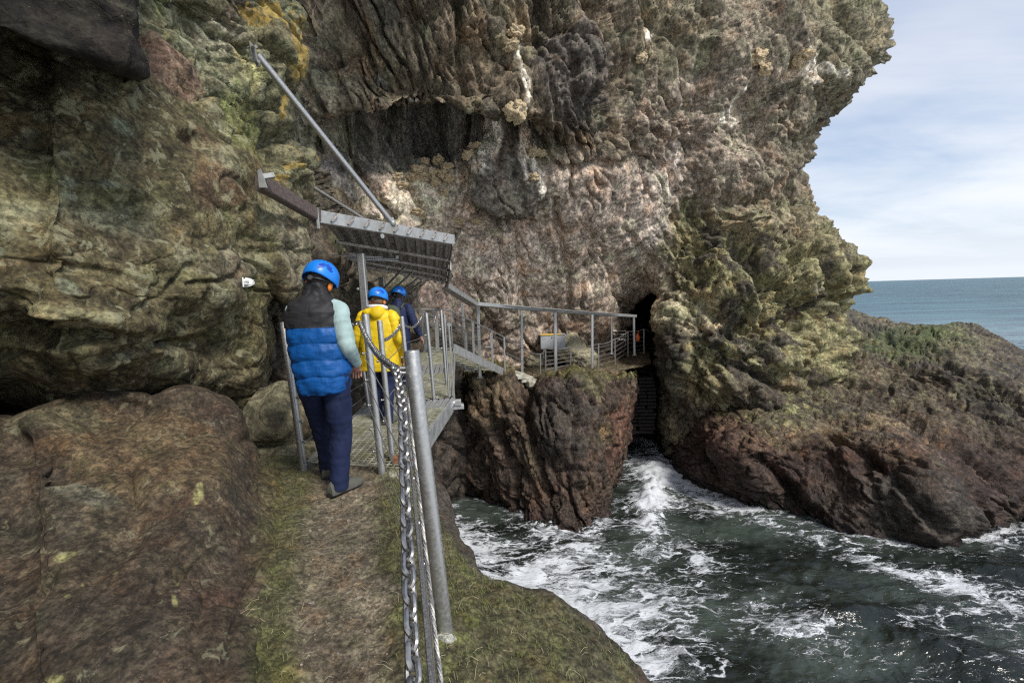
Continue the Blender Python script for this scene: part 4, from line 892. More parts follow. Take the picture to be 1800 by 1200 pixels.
# ---------------------------------------------------------------- staircase down
S0 = U(797, 612, 12.5); S1 = U(884, 653, 15.7); sd = S1-S0; hd_ = nrm([sd[0], sd[1], 0]); lat = np.array([-hd_[1], hd_[0], 0])*.95
st = thing('staircase', S0, 'pale steel staircase dropping from the bridge platform to the rock stack, with wire-filled rails', 'stairs')
for k_ in (0, 1):
    o_ = lat*k_; MB().bar(S0+o_, S1+o_, .02, .25).obj('stringer', STEELP, st)
for i in range(10):
    c_ = lerp(S0, S1, (i+.5)/10)+[0, 0, .02]; MB().bar(c_+lat*.02, c_+lat*.98, .24, .03).obj('tread', ALGAE, st)
R0_ = U(790, 545, 12.5); R1_ = U(886, 592, 15.7)
for k_ in (0, 1):
    o_ = lat*k_
    mb = MB().tube([R0_+o_, R1_+o_] + ([vtop(888, 612, R1_+o_)] if k_ == 0 else []), .022, 10); mb.obj('handrail', STEEL, st)
    mb = MB()
    for j in range(1, 10):
        dz = np.array([0, 0, -.095*j-.04]); mb.tube([R0_+o_+dz, lerp(R0_, R1_, 1. if j == 1 or k_ else .82)+o_+dz], .0045 if j > 1 else .014, 5)
    mb.obj('infill_wire', ROPE, st)
    for q_ in (.02, .36, .38, .72, .74, 1.):
        t_ = lerp(R0_, R1_, q_)+o_; MB().bar(t_-[0, 0, 1.2], t_, .03 if q_ < .95 else .05, .014 if q_ < .95 else .05, up=(0, 1, 0)).obj('rail_post', STEEL, st)
mb = MB().tube([U(862, 586, 14.6), U(863, 609, 14.6), U(852, 610.5, 14.5)], .02, 8); mb.obj('rail_return', STEEL, st)
cs = MB()
for i, (x_, y_, z_) in enumerate([(893, 651, 5.05), (905, 655, 4.95), (918, 660, 4.8), (931, 667, 4.65)]):
    c_ = G(x_, y_, z_); cs.bar(c_-[.22, .1, .09], c_+[.22, .1, -.09], .9, .2, bev=.08)
tag(cs.obj('concrete_steps', CONC, base=G(893, 651, 5.05)), 'four pale concrete steps continuing below the foot of the steel staircase', 'steps')
pr = MB().tube([U(890, 593, 15.8), U(905, 600, 16.2), U(925, 609, 16.8)], .014, 6).tube([U(890, 620, 15.8), U(922, 636, 16.8)], .014, 6)
tag(pr.obj('guide_rail', STEEL, base=U(890, 593, 15.8)), 'two thin sloping bars beside the concrete steps', 'railing')
# ---------------------------------------------------------------- canopy over the bridge
NL, NR, FR_, FL_ = U(559, 384, 5.6), U(796, 424, 7.3), U(784, 501, 11.6), U(628, 470, 10.2)
cn = thing('canopy', NL, 'rock-fall canopy of ribbed steel sheet sloping down over the footbridge', 'canopy')
def cq(u, v): return lerp(lerp(NL, NR, u), lerp(FL_, FR_, u), v)
nu_, nv_ = 96, 24; vs = []; nz = np.array([0, 0, 1.])
for j in range(nv_+1):
    for i in range(nu_+1):
        u, v = i/nu_, j/nv_; ph = (u*11) % 1; tr_ = min(1, max(0, (abs(ph-.5)-.18)/.08)); vs.append(cq(u, v)+nz*(.075*tr_+.0))
fs = [(j*(nu_+1)+i, j*(nu_+1)+i+1, (j+1)*(nu_+1)+i+1, (j+1)*(nu_+1)+i) for j in range(nv_) for i in range(nu_)]
n0 = len(vs); vs += [v_+nz*.012 for v_ in vs]; fs += [tuple(i+n0 for i in reversed(f_)) for f_ in fs]
MB().add(vs, fs).obj('ribbed_sheet', STEELD, cn)
bd_ = nrm(NR-NL); bn = nrm(np.cross(bd_, (0, 0, 1)))
MB().bar(NL-bd_*.02+[0, 0, .03], NR+bd_*.03+[0, 0, .03], .02, .15).obj('edge_plate', STEELP, cn)
MB().bar(NL+[0, 0, -.045]-bn*.06, NR+[0, 0, -.045]-bn*.06, .12, .015).obj('edge_flange', STEELD, cn)
for i in range(9):
    c_ = lerp(NL, NR, .09+.104*i)+bn*.02+[0, 0, .035]; s_ = nrm(bd_*.6+nz*.75)*.062
    MB().tube([c_-s_-bn*.01, c_-s_+bn*.025, c_+s_+bn*.03, c_+s_-bn*.01], .0105, 8).obj('u_bolt', STEELD, cn)
for v in (.30, .52, .70, .86): MB().bar(cq(0, v)-[0, 0, .03], cq(1.0, v)-[0, 0, .03], .05, .05).obj('purlin', STEELD, cn)
for i in range(5):
    v0, v1 = .42+.115*i, .42+.115*(i+1); MB().bar(cq(1.015, v0), cq(1.015, v1-.012)+[0, 0, -.02], .03, .20).obj('lapped_edge_plate', STEELP, cn)
MB().bar(cq(1.0, .02), cq(1.0, .42), .02, .10).obj('side_flashing', STEELD, cn)
for px_, py_, dd in ((672, 415, 6.3), (698, 452, 7.8), (680, 470, 9.)):
    c_ = U(px_, py_, dd-.25); MB().tube([c_+bn*.006, c_-bn*.006], .03, 14).tube([c_+bn*.008, c_+bn*.007], .011, 10).obj('lug', STEELP, cn)
bx_ = MB().bar(U(458, 321, 4.45), U(557, 379, 5.58), .11, .15); bx_.obj('brown_channel', BROWN, cn)
MB().bar(U(456, 312, 4.35), U(482, 308, 4.42), .06, .05).plate([U(456, 330, 4.3), U(470, 330, 4.3), U(464, 312, 4.3), U(458, 296, 4.3), U(453, 300, 4.3)], (0, -1, 0), .012).obj('wall_clamp', STEELP, cn)
MB().bar(U(557, 365, 5.5), U(560, 402, 5.5), .03, .02, up=(0, 1, 0)).obj('joint_strap', STEELP, cn)
# legs and braces of the canopy
cb = G(652, 713, DZ)+[0, .12, 0]; MB().bar(cb, vtop(634, 446, cb), .10, .10, up=(0, 1, 0)).obj('square_post', STEEL, cn)
cb2 = W(-2.9, 10.4, DZ); MB().bar(cb2, W(-2.9, 10.4, 8.4), .13, .13, up=(0, 1, 0)).obj('square_post', STEEL, cn)
for a_, b_ in ((U(713, 468, 8.3), U(660, 522, 8.9)), (U(726, 478, 8.9), U(672, 526, 9.5)), (U(736, 488, 9.5), U(690, 524, 10.0)), (U(741, 495, 10), U(706, 520, 10.4)),
               ): MB().tube([a_, b_], .022, 8).obj('brace', STEEL, cn)
for y_, x_ in ((448, 582), (452, 608), (455, 610)): MB().tube([U(x_, y_, 6.5), U(x_+90, y_+3.5, 7.0)], .010, 6).obj('tie_rod', STEEL, cn)
# stays
tb_ = lerp(NL, NR, .49)+np.array([0, 0, .11])
sy = thing('stay_tube', U(452, 95, 5.0), 'long thick steel tube slanting from an anchor plate high on the rock to the canopy', 'stay', 'steel tube stays of the canopy')
MB().tube([U(453, 97, 5.0), tb_], .038, 16).obj('tube', STEEL, sy)
MB().tube([tb_+[-.03, 0, .06], tb_+[0, 0, 0]], .048, 14).ball(tb_, .05).obj('lower_fork', STEELP, sy)
c_ = U(446, 92, 4.98); pl = [U(x_, y_, 4.97) for x_, y_ in ((438, 72), (449, 84), (452, 100), (459, 116), (452, 118), (444, 104), (440, 90))]
MB().plate(pl, (.6, -1, 0), .02).tube([U(436, 85, 5.1), U(450, 82, 4.85)], .016, 10).tube([U(447, 106, 5.1), U(455, 108, 4.85)], .016, 10).obj('anchor_plate', STEELP, sy)
sy2 = thing('stay_tube', U(540, 322, 6.5), 'short thinner tube stay emerging from behind the rock edge to the canopy', 'stay', 'steel tube stays of the canopy')
MB().tube([U(536, 320, 6.7), lerp(NL, NR, .31)+np.array([0, .25, .06])], .026, 12).obj('tube', STEEL, sy2)
# ---------------------------------------------------------------- far shelter frame
f0, f1, f2 = U(839, 534, 14.5), U(977, 546, 17.5), U(1118, 555.5, 20.4)
fm_ = thing('shelter_frame', G(843, 662, 5.25), 'long flat-roofed steel shelter frame on slender square posts over the far rock path', 'shelter')
for a_, b_ in ((f0, f1), (f1, f2)): MB().bar(a_, b_, .09, .12).obj('roof_beam', STEELP, fm_)
bo = np.array([.25, 1.25, -.11])
MB().bar(f0+bo, f2+bo, .10, .12).obj('roof_beam', STEELP, fm_)
MB().plate([f0+[0, .05, .03], f2+[0, .05, .03], f2+bo+[0, 0, .05], f0+bo+[0, 0, .05]], (0, 0, 1), .02).obj('roof_sheet', STEELP, fm_)
lead = FR_+[0, -.05, .02]
MB().bar(lead, f0, .04, .14).obj('sloping_edge_beam', STEELP, fm_)
MB().plate([lead+[0, 0, -.05], f0+[0, 0, -.05], f0+[-.28, .35, -.08], lead+[-.15, .3, -.1]], (0, 0, 1), .02).obj('sloping_roof_sheet', STEELD, fm_)
for tx, ty, bx, by, z_, w_ in ((840, 538, 844, 663, 5.2, .10), (917, 545, 918, 656, 4.85, .10), (976, 548, 977, 661, 4.62, .12), (1041, 553, 1041, 654, 4.6, .10), (1114, 558, 1115, 624, 4.9, .10), (812, 532, 821, 651, 5.3, .09), (997, 550, 997, 640, 4.6, .09), (1075, 556, 1075, 622, 5.0, .08)):
    B_ = G(bx, by, z_); MB().bar(B_, vtop(tx, ty, B_), w_, w_, up=(0, 1, 0)).plate([B_+[-.1, -.1, .01], B_+[.1, -.1, .01], B_+[.1, .1, .01], B_+[-.1, .1, .01]], (0, 0, 1), .02).obj('square_post', STEEL, fm_)
# ---------------------------------------------------------------- far railing
fp = [(950, 622, 668, 4.5), (959, 612, 656, 4.55), (1003, 609, 646, 4.62), (1052, 604, 648, 4.6), (1081, 595, 640, 4.62), (1104, 582, 625, 4.85), (1132, 578, 620, 4.9)]
nm = ['leftmost slim railing post on the far path, standing low by the concrete steps', 'slim railing post on the far path just left of the grey cabinet legs', 'slim railing post on the far path right of the grey cabinet', 'slim railing post on the far path right of the tall shelter post', 'slim railing post where the far path railing turns uphill to the cave', 'slim railing post at the cave side corner of the far path', 'rightmost slim railing post at the mouth of the cave']
FP = []
for (x_, t_, b_, z_), l_ in zip(fp, nm):
    B_ = G(x_, b_, z_); T_ = vtop(x_, t_, B_); FP.append((B_, T_)); tag(MB().tube([B_-[0, 0, .05], lerp(B_, T_, .5), T_], .028, 8).obj('railing_post', STEEL, base=B_), l_, 'post', 'slim posts of the far path railing')
mb = MB()
for (a, b), (c2, d2) in zip(FP[1:-1], FP[2:]):
    for q_ in (.15, .33, .5, .67, .84): mb.tube([lerp(a, b, q_), lerp(c2, d2, q_)], .009, 5)
tag(mb.obj('infill_wire', STEEL, base=FP[1][0]), 'parallel infill wires between the slim posts of the far railing', 'wire')
mb = MB()
pts = [U(888, 594, 15.8), U(918, 611, 16.8)] + [t for _, t in FP] + [U(1160, 583, 22.2)]
for a_, b_ in zip(pts[:-1], pts[1:]): mb.tube(sagline(a_, b_, .06*np.linalg.norm(b_-a_), 8), .018, 6)
tag(mb.obj('handrail_rope', STEEL, base=pts[0]), 'sagging top chain strung along the far path railing up to the cave', 'chain')
gt = MB().tube([U(1078, 581, 22), U(1100, 581.5, 22), U(1100, 607, 22)], .022, 6).tube([U(1078, 587, 22), U(1100, 588, 22)], .012, 5).tube([U(1078, 596, 22), U(1100, 597, 22)], .012, 5)
tag(gt.obj('end_rail', STEEL, base=U(1078, 581, 22)), 'short bar gate in front of the dark cave mouth', 'railing')
ob = U(1121, 594, 21.4); og = thing('throw_bag', ob, 'small bright orange rescue throw bag hanging on the railing at the cave mouth', 'throw bag')
MB().ball(ob, (.10, .08, .19), 14, 10, fn=lambda q: q*(1+.1*math.sin(q[2]*40))).obj('bag', ORANGE, og); MB().tube([ob+[0, 0, .17], ob+[.02, 0, .30], ob+[.05, .02, .36]], .015, 6).obj('cord', ORANGE, og)
# cabinet
cc_ = U(971, 600, 20.2); cw, ch = 1.08, .62
cab = thing('storage_cabinet', cc_-[0, 0, ch/2], 'grey two-door storage cabinet with a yellow lid strip fixed against the cliff foot', 'cabinet')
MB().bar(cc_-[cw/2, 0, 0], cc_+[cw/2, 0, 0], .45, ch, bev=.05).obj('body', GREY, cab)
for k_ in (-1, 1): MB().bar(cc_+[k_*.27-.25, -.235, -.01], cc_+[k_*.27+.25, -.235, -.01], .02, ch*.9, bev=.05).obj('door', GREY, cab)
MB().bar(cc_+[-cw/2, -.2, ch/2+.025], cc_+[cw/2-.18, -.2, ch/2+.025], .12, .05).obj('lid_strip', YEL, cab)
MB().bar(cc_+[-cw/2-.03, 0, ch/2+.005], cc_+[cw/2+.03, 0, ch/2+.005], .5, .03).obj('lid', GREY, cab)
MB().bar(cc_+[-.06, -.25, .2], cc_+[-.02, -.25, .2], .02, .05).obj('latch', BLACK, cab)
for k_ in (-.4, .4): MB().bar(cc_+[k_, 0, -ch/2-.45], cc_+[k_, 0, -ch/2], .05, .05, up=(0, 1, 0)).obj('leg', STEEL, cab)
# pale weedy rocks under the cabinet
for i, (x_, y_, r_, l_) in enumerate([(1000, 612, .75, 'rough pale yellowish rock between the cabinet and the tall shelter posts'), (940, 636, .4, 'small rough rock at the left foot of the cabinet'), (1028, 628, .55, 'low pale rock behind the right part of the far railing')]):
    c_ = U(x_, y_, 20.6); R_ = np.random.default_rng(i); mb = MB(); mb.ball((0, 0, 0), 1., 60, 40)
    V = np.array(mb.v); V = V*(1+.35*fbm(V*1.5+i*9, 4)[:, None]+.12*facet(V*3+i, 1.2)[0][:, None])*[r_, r_*.7, r_*.9]+c_; mb.v = [tuple(v_) for v_ in V]
    o = mb.obj('rock', simple('pale_weedy_rock', (.27, .24, .18), .95, 0, .4, 14, .06, (.42, .38, .22)), base=c_); tag(o, l_, 'rock', 'rocks beside the far path')
# masonry at the gully head; gully shade is put into its stone colour
mb = MB(); R_ = random.Random(3)
for j in range(16):
    y_ = 664+j*6.2
    for i in range(3):
        a_ = U(1104+i*15+R_.uniform(-3, 3), y_, 20.6+R_.uniform(-.04, .05)+j*.03); mb.bar(a_, a_+[.38, 0, R_.uniform(-.01, .01)], .5, .118)
tag(mb.obj('masonry_wall', simple('shade_darkened_stone', (.017, .011, .010), .9, 0, .4, 8, .02, (.010, .009, .009)), base=U(1104, 720, 18.7)), 'shade-darkened reddish stone coursework filling the head of the narrow gully below the far path', 'wall')
# wall lamp on the near rock
lp = surf(n, 430, 497, .02); lm = thing('wall_lamp', lp, 'small white oval caged lamp screwed to the lichen-covered rock left of the blue vest', 'lamp')
rx_ = nrm([.85, .5, 0]); nf = nrm(np.cross(rx_, (0, 0, 1))); nf = nf if nf[1] < 0 else -nf
MB().plate([lp+rx_*math.cos(a)*.085+np.array([0, 0, 1])*math.sin(a)*.045 for a in np.linspace(0, 2*math.pi, 25)[:-1]], nf, .05).obj('base', WHITE, lm)
mb = MB(); mb.ball(lp+nf*.03, .04, 16, 10, fn=lambda q: q*np.array([1., 1., .9])); mb.obj('glass', simple('frosted_glass', (.55, .56, .5), .2), lm)
mb = MB().bar(lp-rx_*.012+nf*.075-[0, 0, .045], lp-rx_*.012+nf*.075+[0, 0, .045], .045, .012, up=rx_)
for k_ in (-1, 1): mb.tube([lp+rx_*.08*math.cos(a)+nf*(.03+.05*math.sin(a))+np.array([0, 0, .018*k_]) for a in np.linspace(0, math.pi, 12)], .004, 5)
mb.obj('cage', WHITE, lm)
l2 = U(629.5, 507.5, 6.9); lm2 = thing('wall_lamp', l2, 'tiny white lamp on the dark rock beside the square canopy post', 'lamp')
MB().ball(l2, (.03, .03, .018), 12, 8).obj('lens', WHITE, lm2); MB().bar(l2, l2+[.06, .02, 0], .02, .02).obj('bracket', STEEL, lm2)
# ---------------------------------------------------------------- nests
def nest(px_, py_, r_, label, group, seed, f=None):
    p_ = surf(f or c, px_, py_, -r_*.12); mb = MB()
    mb.ball((0, 0, 0), 1., 40, 28); V = np.array(mb.v)
    topd = np.clip(V[:, 2], 0, 1)*np.exp(-(V[:, 0]**2+V[:, 1]**2)/.25)*.5
    V = V*(1+.75*fbm(V*1.6+seed*5, 4)[:, None]+.25*fbm(V*6+seed, 3)[:, None]); V[:, 2] -= topd
    V = V*[r_*1.05, r_*.9, r_*(.6+.5*((seed*37) % 10)/10)] + p_; mb.v = [tuple(v_) for v_ in V]
    tag(mb.obj('bird_nest', NEST, base=p_, smooth=70), label, 'nest', group)
R_ = random.Random(5); cl_ = 'straw and guano nest packed into the whitened cluster above the canopy'
for i, (x_, y_) in enumerate([(748, 286), (768, 284), (782, 292), (735, 298), (758, 300), (776, 306), (748, 318), (768, 322), (790, 318), (700, 308), (706, 322), (785, 334), (724, 312), (745, 308)]):
    nest(x_, y_, R_.uniform(.13, .21), cl_, 'seabird nests clustered above the canopy', i)
for i, (x_, y_, r_, l_) in enumerate([(735, 372, .22, 'lone straw nest low on the cliff just above the canopy edge'), (808, 391, .16, 'left small nest on the ledge above the canopy corner'), (838, 390, .2, 'right nest on the narrow ledge above the canopy corner'),
        (838, 256, .22, 'nest on top of the dark leaning slab'), (825, 270, .18, 'nest drooping over the left shoulder of the dark leaning slab'), (905, 58, .2, 'small nest high on the cliff beside a white streak'), (900, 85, .22, 'nest under the highest small nest on the cliff'), (905, 195, .28, 'nest on the shelf above the dark leaning slab'),
        (936, 264, .18, 'nest beside the white-streaked rib, left one of two'), (950, 270, .18, 'nest beside the white-streaked rib, right one of two'), (940, 310, .22, 'nest at the bottom of the white streaks'), (1330, 103, .34, 'large brown nest mass under the dark cleft of the right cliff'), (1345, 118, .25, 'brown nest below the large nest mass on the right cliff'),
        (1420, 98, .3, 'straw nest on the white ledge near the skyline'), (1408, 112, .26, 'nest just below the white ledge near the skyline'), (1128, 105, .2, 'nest on the small ledge in the middle of the upper cliff')]):
    nest(x_, y_, r_, l_, 'scattered seabird nests on the cliff', 30+i)
# ---------------------------------------------------------------- grass, straw (nobody could count it)
GRASS = simple('path_grass', (.11, .13, .035), .8, 0, .4, 40, 0, (.17, .15, .07)); STRAW = simple('dry_straw', (.40, .34, .22), .8, 0, .3, 40)
V = p.out.reshape(-1, 3); sx_, sy_, sd_ = proj(V)
pm = pth; ok = np.where((sx_ > 380) & (sx_ < np.interp(sy_, list(ey.keys()), list(ey.values()))-8) & (sy_ > 800) & (sy_ < 1230) & (pm < .35) & (sd_ > .3))[0]
rg = np.random.default_rng(4); w_ = sd_[ok]**2; sel = rg.choice(ok, 4600, p=w_/w_.sum()); mb = MB()
for i in sel:
    for k_ in range(3):
        a = rg.uniform(0, 6.28); h_ = rg.uniform(.010, .034); dx = np.array([math.cos(a), math.sin(a), 0]); b_ = V[i]+rg.normal(0, .008, 3)*[1, 1, 0]-[0, 0, .004]; s_ = np.array([-dx[1], dx[0], 0])*.0017
        tp = b_+dx*h_*.8+np.array([0, 0, h_]); md = b_+dx*h_*.25+np.array([0, 0, h_*.65]); mb.add([b_-s_, b_+s_, md+s_*.8, md-s_*.8, tp], [(0, 1, 2, 3), (3, 2, 4)])
tag(mb.obj('grass', GRASS, base=V[sel[0]]), 'short grass and moss shoots along the path banks', 'grass', kind='stuff')
ok2 = np.where((sx_ > 430) & (sx_ < np.interp(sy_, list(ey.keys()), list(ey.values()))-20) & (sy_ > 850) & (sy_ < 1200))[0]; sel = rg.choice(ok2, 130); mb = MB()
for i in sel:
    a = rg.uniform(0, 6.28); L_ = rg.uniform(.02, .09); dx = np.array([math.cos(a), math.sin(a), .1])*L_; mb.tube([V[i]+[0, 0, .006], V[i]+dx*.5+[0, 0, .014+rg.uniform(0, .01)], V[i]+dx+[0, 0, .004]], .0009, 4)
tag(mb.obj('dry_straw', STRAW, base=V[sel[0]]), 'scattered dry straws and twigs on the path and mossy ledge', 'straw', kind='stuff')

ok3 = np.where((pth > .5) & (sy_ > 800) & (sy_ < 1230) & (sd_ > .3))[0]; sel = rg.choice(ok3, 420, p=sd_[ok3]**2/np.sum(sd_[ok3]**2)); mb = MB()
for i in sel:
    r_ = rg.uniform(.002, .007)*(1+2*(rg.random() > .96)); mb.ball(V[i]+[0, 0, r_*.2], np.array([1, rg.uniform(.6, 1), rg.uniform(.5, .8)])*r_, 7, 5, fn=lambda q: q*rg.uniform(.8, 1.2))
tag(mb.obj('gravel', simple('path_grit', (.24, .20, .155), .9, 0, .5, 60, 0, (.12, .10, .08)), base=V[sel[0]], smooth=20), 'loose grit and small stones on the trodden earth path', 'gravel', kind='stuff')
# ================================================================ PEOPLE
SKIN = simple('skin', (.42, .22, .15), .55, 0, .12, 30); 
def cloth(name, c, rough=.75, bump=.004, sc=26.):
    m, nt, b = newmat(name); t = NT(nt); pos = t.n('ShaderNodeNewGeometry').outputs['Position']
    n1 = t.noise(t.vec(pos, (1, 1, .6)), sc, 5, .55, .6); n2 = t.noise(pos, 420., 2)
    nt.links.new(t.mix(t.ramp(n1, .3, .7), tuple(x*.85 for x in c), tuple(min(1, x*1.12) for x in c)), b.inputs['Base Color'])
    b.inputs['Roughness'].default_value = rough; b.inputs['Specular IOR Level'].default_value = .3
    hsum = t.math('ADD', n1, t.math('MULTIPLY', n2, .05)); nt.links.new(t.n('ShaderNodeBump', inp={'Strength': 1., 'Distance': bump, 'Height': hsum}).outputs[0], b.inputs['Normal'])
    return m
HELM = simple('blue_helmet_shell', (.010, .19, .66), .32, 0, .06, 10); HLOGO = simple('helmet_emblem', (.008, .05, .38), .4); 
ORG = simple('orange_pad', (.85, .24, .03), .6); HAIR = simple('grey_brown_hair', (.055, .045, .04), .8, 0, .3, 90)
def person(px_, py_, z_, yaw, H, J, label, dress):
    base = G(px_, py_, z_); s_ = H/1.78
    R = np.array([[math.cos(yaw), -math.sin(yaw), 0], [math.sin(yaw), math.cos(yaw), 0], [0, 0, 1]])
    T = lambda v: base + R @ (np.array(v, float)*s_)
    # one continuous body: joints with radii
    nodes, rad, edges = [], [], []
    def nd(v, r, par=None):
        nodes.append(T(v)-base); rad.append(r*s_); i = len(nodes)-1
        if par is not None: edges.append((par, i))
        return i
    pel = nd(J['pelvis'], .115); sp = nd(lerp(np.array(J['pelvis']), np.array(J['chest']), .5), .11, pel); chn = nd(J['chest'], .125, sp); nk0 = nd(J['neck'], .055, chn)
    hd = np.array(J['head']); nk = np.array(J['neck']); up = nrm(hd-nk)
    nk1 = nd(lerp(nk, hd, .45), .054, nk0); h1_ = nd(hd-up*.01+np.array([0, .01, 0]), .078, nk1); h2_ = nd(hd+up*.05, .090, h1_); h3_ = nd(hd+up*.10, .07, h2_)
    for sd_ in ('L', 'R'):
        k = -1 if sd_ == 'L' else 1
        sh = nd(J['sh'+sd_], .046, chn); el = nd(J['el'+sd_], .043, sh); wr = nd(J['wr'+sd_], .028, el)
        wv = np.array(J['wr'+sd_], float); fd = nrm(wv-np.array(J['el'+sd_])); fd = nrm(fd+np.array(J.get('bend'+sd_, (0, 0, 0)), float))
        side = nrm(np.cross(fd, (0, 0, 1)))*1.0; nor = np.cross(side, fd)
        pm_ = nd(wv+fd*.045, .030, wr); pm2 = nd(wv+fd*.085, .028, pm_)
        for q, (o_, l_) in enumerate(((-.030, .062), (-.010, .075), (.011, .07), (.030, .055))):
            a_ = wv+fd*.095+side*o_; c1 = -nor*.012; f1_ = nd(a_, .0095, pm2); f2_ = nd(a_+fd*l_*.5+c1, .0085, f1_); nd(a_+fd*l_*.85+c1*3, .0075, f2_)
        t1 = nd(wv+fd*.05+side*-.038*k-nor*.01, .011, pm_); nd(wv+fd*.085+side*-.052*k-nor*.022, .009, t1)
        hp = nd(J['hp'+sd_], .082, pel); kn = nd(J['kn'+sd_], .055, hp); an = nd(J['an'+sd_], .030, kn); nd(np.array(J['toe'+sd_])*[1, 1, .6], .014, an)
    me = bpy.data.meshes.new('person_body'); me.from_pydata([tuple(v) for v in nodes], edges, [])
    o = bpy.data.objects.new('person', me); COL.objects.link(o)
    md = o.modifiers.new('skin', 'SKIN'); md.use_smooth_shade = True
    for v_, r_ in zip(me.skin_vertices[0].data, rad): v_.radius = (r_, r_)
    me.skin_vertices[0].data[0].use_root = True
    md2 = o.modifiers.new('sub', 'SUBSURF'); md2.levels = md2.render_levels = 2
    bpy.context.view_layer.update(); dg = bpy.context.evaluated_depsgraph_get(); m2 = bpy.data.meshes.new_from_object(o.evaluated_get(dg)); o.modifiers.clear(); o.data = m2
    # ears, nose, eyes, lips joined into the body mesh
    x_ = np.array([1., 0, 0]); fw = nrm(np.cross(up, x_)); fw = fw if fw[1] > 0 else -fw; xr = nrm(np.cross(fw, up))
    HR = np.stack([xr, fw, up], 1)
    mb = MB()
    for k in (-1, 1):
        mb.ball(hd+HR @ np.array([k*.083, .0, -.005]), (.012, .022, .034), 12, 8, R=HR); mb.ball(hd+HR @ np.array([k*.031, .082, .01]), (.014, .01, .009), 10, 6, R=HR)
    mb.ball(hd+HR @ np.array([0, .092, -.02]), (.014, .022, .026), 12, 8, R=HR); mb.ball(hd+HR @ np.array([0, .080, -.055]), (.025, .012, .008), 12, 6, R=HR); mb.ball(hd+HR @ np.array([0, .05, -.075]), (.05, .045, .03), 14, 8, R=HR)
    bm = bmesh.new(); bm.from_mesh(m2)
    vv = [bm.verts.new(tuple(T(v)-base)) for v in mb.v]
    for f_ in mb.f: bm.faces.new([vv[i] for i in f_])
    bmesh.ops.recalc_face_normals(bm, faces=bm.faces)
    for f_ in bm.faces: f_.smooth = True
    bm.to_mesh(m2); bm.free(); m2.materials.clear(); m2.materials.append(SKIN)
    o.location = tuple(base); o['_b'] = [float(x) for x in base]; tag(o, label, 'person', 'hikers in blue helmets crossing the footbridge')
    # -- clothing helpers in local coordinates
    def finish(mb, name, mats, wr=.006, wf=9., seed=0., smooth=60, solid=0.):
        V = np.array([T(v) for v in mb.v]); c0 = V.mean(0)
        nv = fbm((V-base)*[wf, wf, wf*.8]+seed, 4)
        ob = MB(); ob.v = [tuple(v) for v in V]; ob.f = mb.f; ob.mi = mb.mi
        oo = ob.obj(name, mats, o, smooth)
        me_ = oo.data; N = np.zeros(len(V)*3); me_.vertices.foreach_get('normal', N); N = N.reshape(-1, 3)
        Vl = V-base+N*(nv*wr)[:, None]; me_.vertices.foreach_set('co', Vl.reshape(-1)); me_.update()
        return oo
    def limb(pts, rads, seg=28, n=40, fold=0., ff=26.):
        P = np.array(pts, float); L = polylen(P); tt = np.linspace(0, L[-1], n); A_ = np.array([[np.interp(q, L, P[:, k]) for k in range(3)] for q in tt])
        for _ in range(6): A_[1:-1] = (A_[:-2]+A_[1:-1]*2+A_[2:])/4
        rr_ = np.interp(tt, L, rads); rr_ = rr_*(1+fold*np.sin(tt*ff*2*math.pi+np.sin(tt*37)*1.5)*np.linspace(.6, 1.2, n))
        return MB().tube(list(A_), list(rr_), seg)
    def torso(sec, seg=56, quilt=None, n=90):
        S_ = np.array(sec, float); zs = np.linspace(S_[0, 2], S_[-1, 2], n); rings = []
        for z in zs:
            v = [np.interp(z, S_[:, 2], S_[:, k]) for k in (0, 1, 3, 4)]; e = 1.
            if quilt and z < quilt[1]:
                ph = ((z-quilt[2])/quilt[0]) % 1; zq = (z-quilt[2])/quilt[0]; e = 1+quilt[3]*(math.sqrt(max(0, math.sin(ph*math.pi)))-.6)
            ring = []
            for k in range(seg):
                a = 2*math.pi*k/seg; ca, sa = math.cos(a), math.sin(a); ex = .85
                if quilt and z < quilt[1]:
                    ph = (zq+.07*math.sin(a*2+1)+.04*math.sin(a*5)) % 1; e = 1+quilt[3]*(max(0, math.sin(ph*math.pi))**.32-.7)*(.75+.3*math.sin(a*3+zq))
                ring.append((v[0]+v[2]*e*math.copysign(abs(ca)**ex, ca), v[1]+v[3]*e*math.copysign(abs(sa)**ex, sa), z))
            rings.append(ring)
        return MB().loft(rings), zs
    def shoe(an, toe, mat, sole):
        a_ = np.array(an, float); t_ = np.array(toe, float); d = nrm((t_-a_)*[1, 1, 0]); sd = np.array([d[1], -d[0], 0]); pit = (t_-a_)[2]
        Lc = [(-.085, .034, .08), (-.06, .043, .10), (0, .048, .105), (.05, .050, .088), (.10, .055, .066), (.16, .053, .054), (.20, .034, .036)]
        g0 = lambda y: a_[2]-.095+ (0 if 'heel' not in J else 0)
        rings = []; rings2 = []
        for y, w, h in Lc:
            c_ = a_*[1, 1, 0]+d*y+np.array([0, 0, min(a_[2]-.095, 9)]); ring = []; r2 = []
            for k in range(20):
                th = 2*math.pi*k/20; ring.append(c_+sd*w*math.cos(th)+np.array([0, 0, max(0, math.sin(th))*h+.018+min(0, math.sin(th))*.0]))
                r2.append(c_+sd*(w+.004)*math.cos(th)+np.array([0, 0, .014+.014*math.sin(th)]))
            rings.append(ring); rings2.append(r2)
        m_ = MB().loft(rings); s2 = finish(m_, 'shoe', mat, .001)
        m_ = MB().loft(rings2); sb_ = finish(m_, 'sole', sole, 0); sb_.parent = s2; 
        return s2
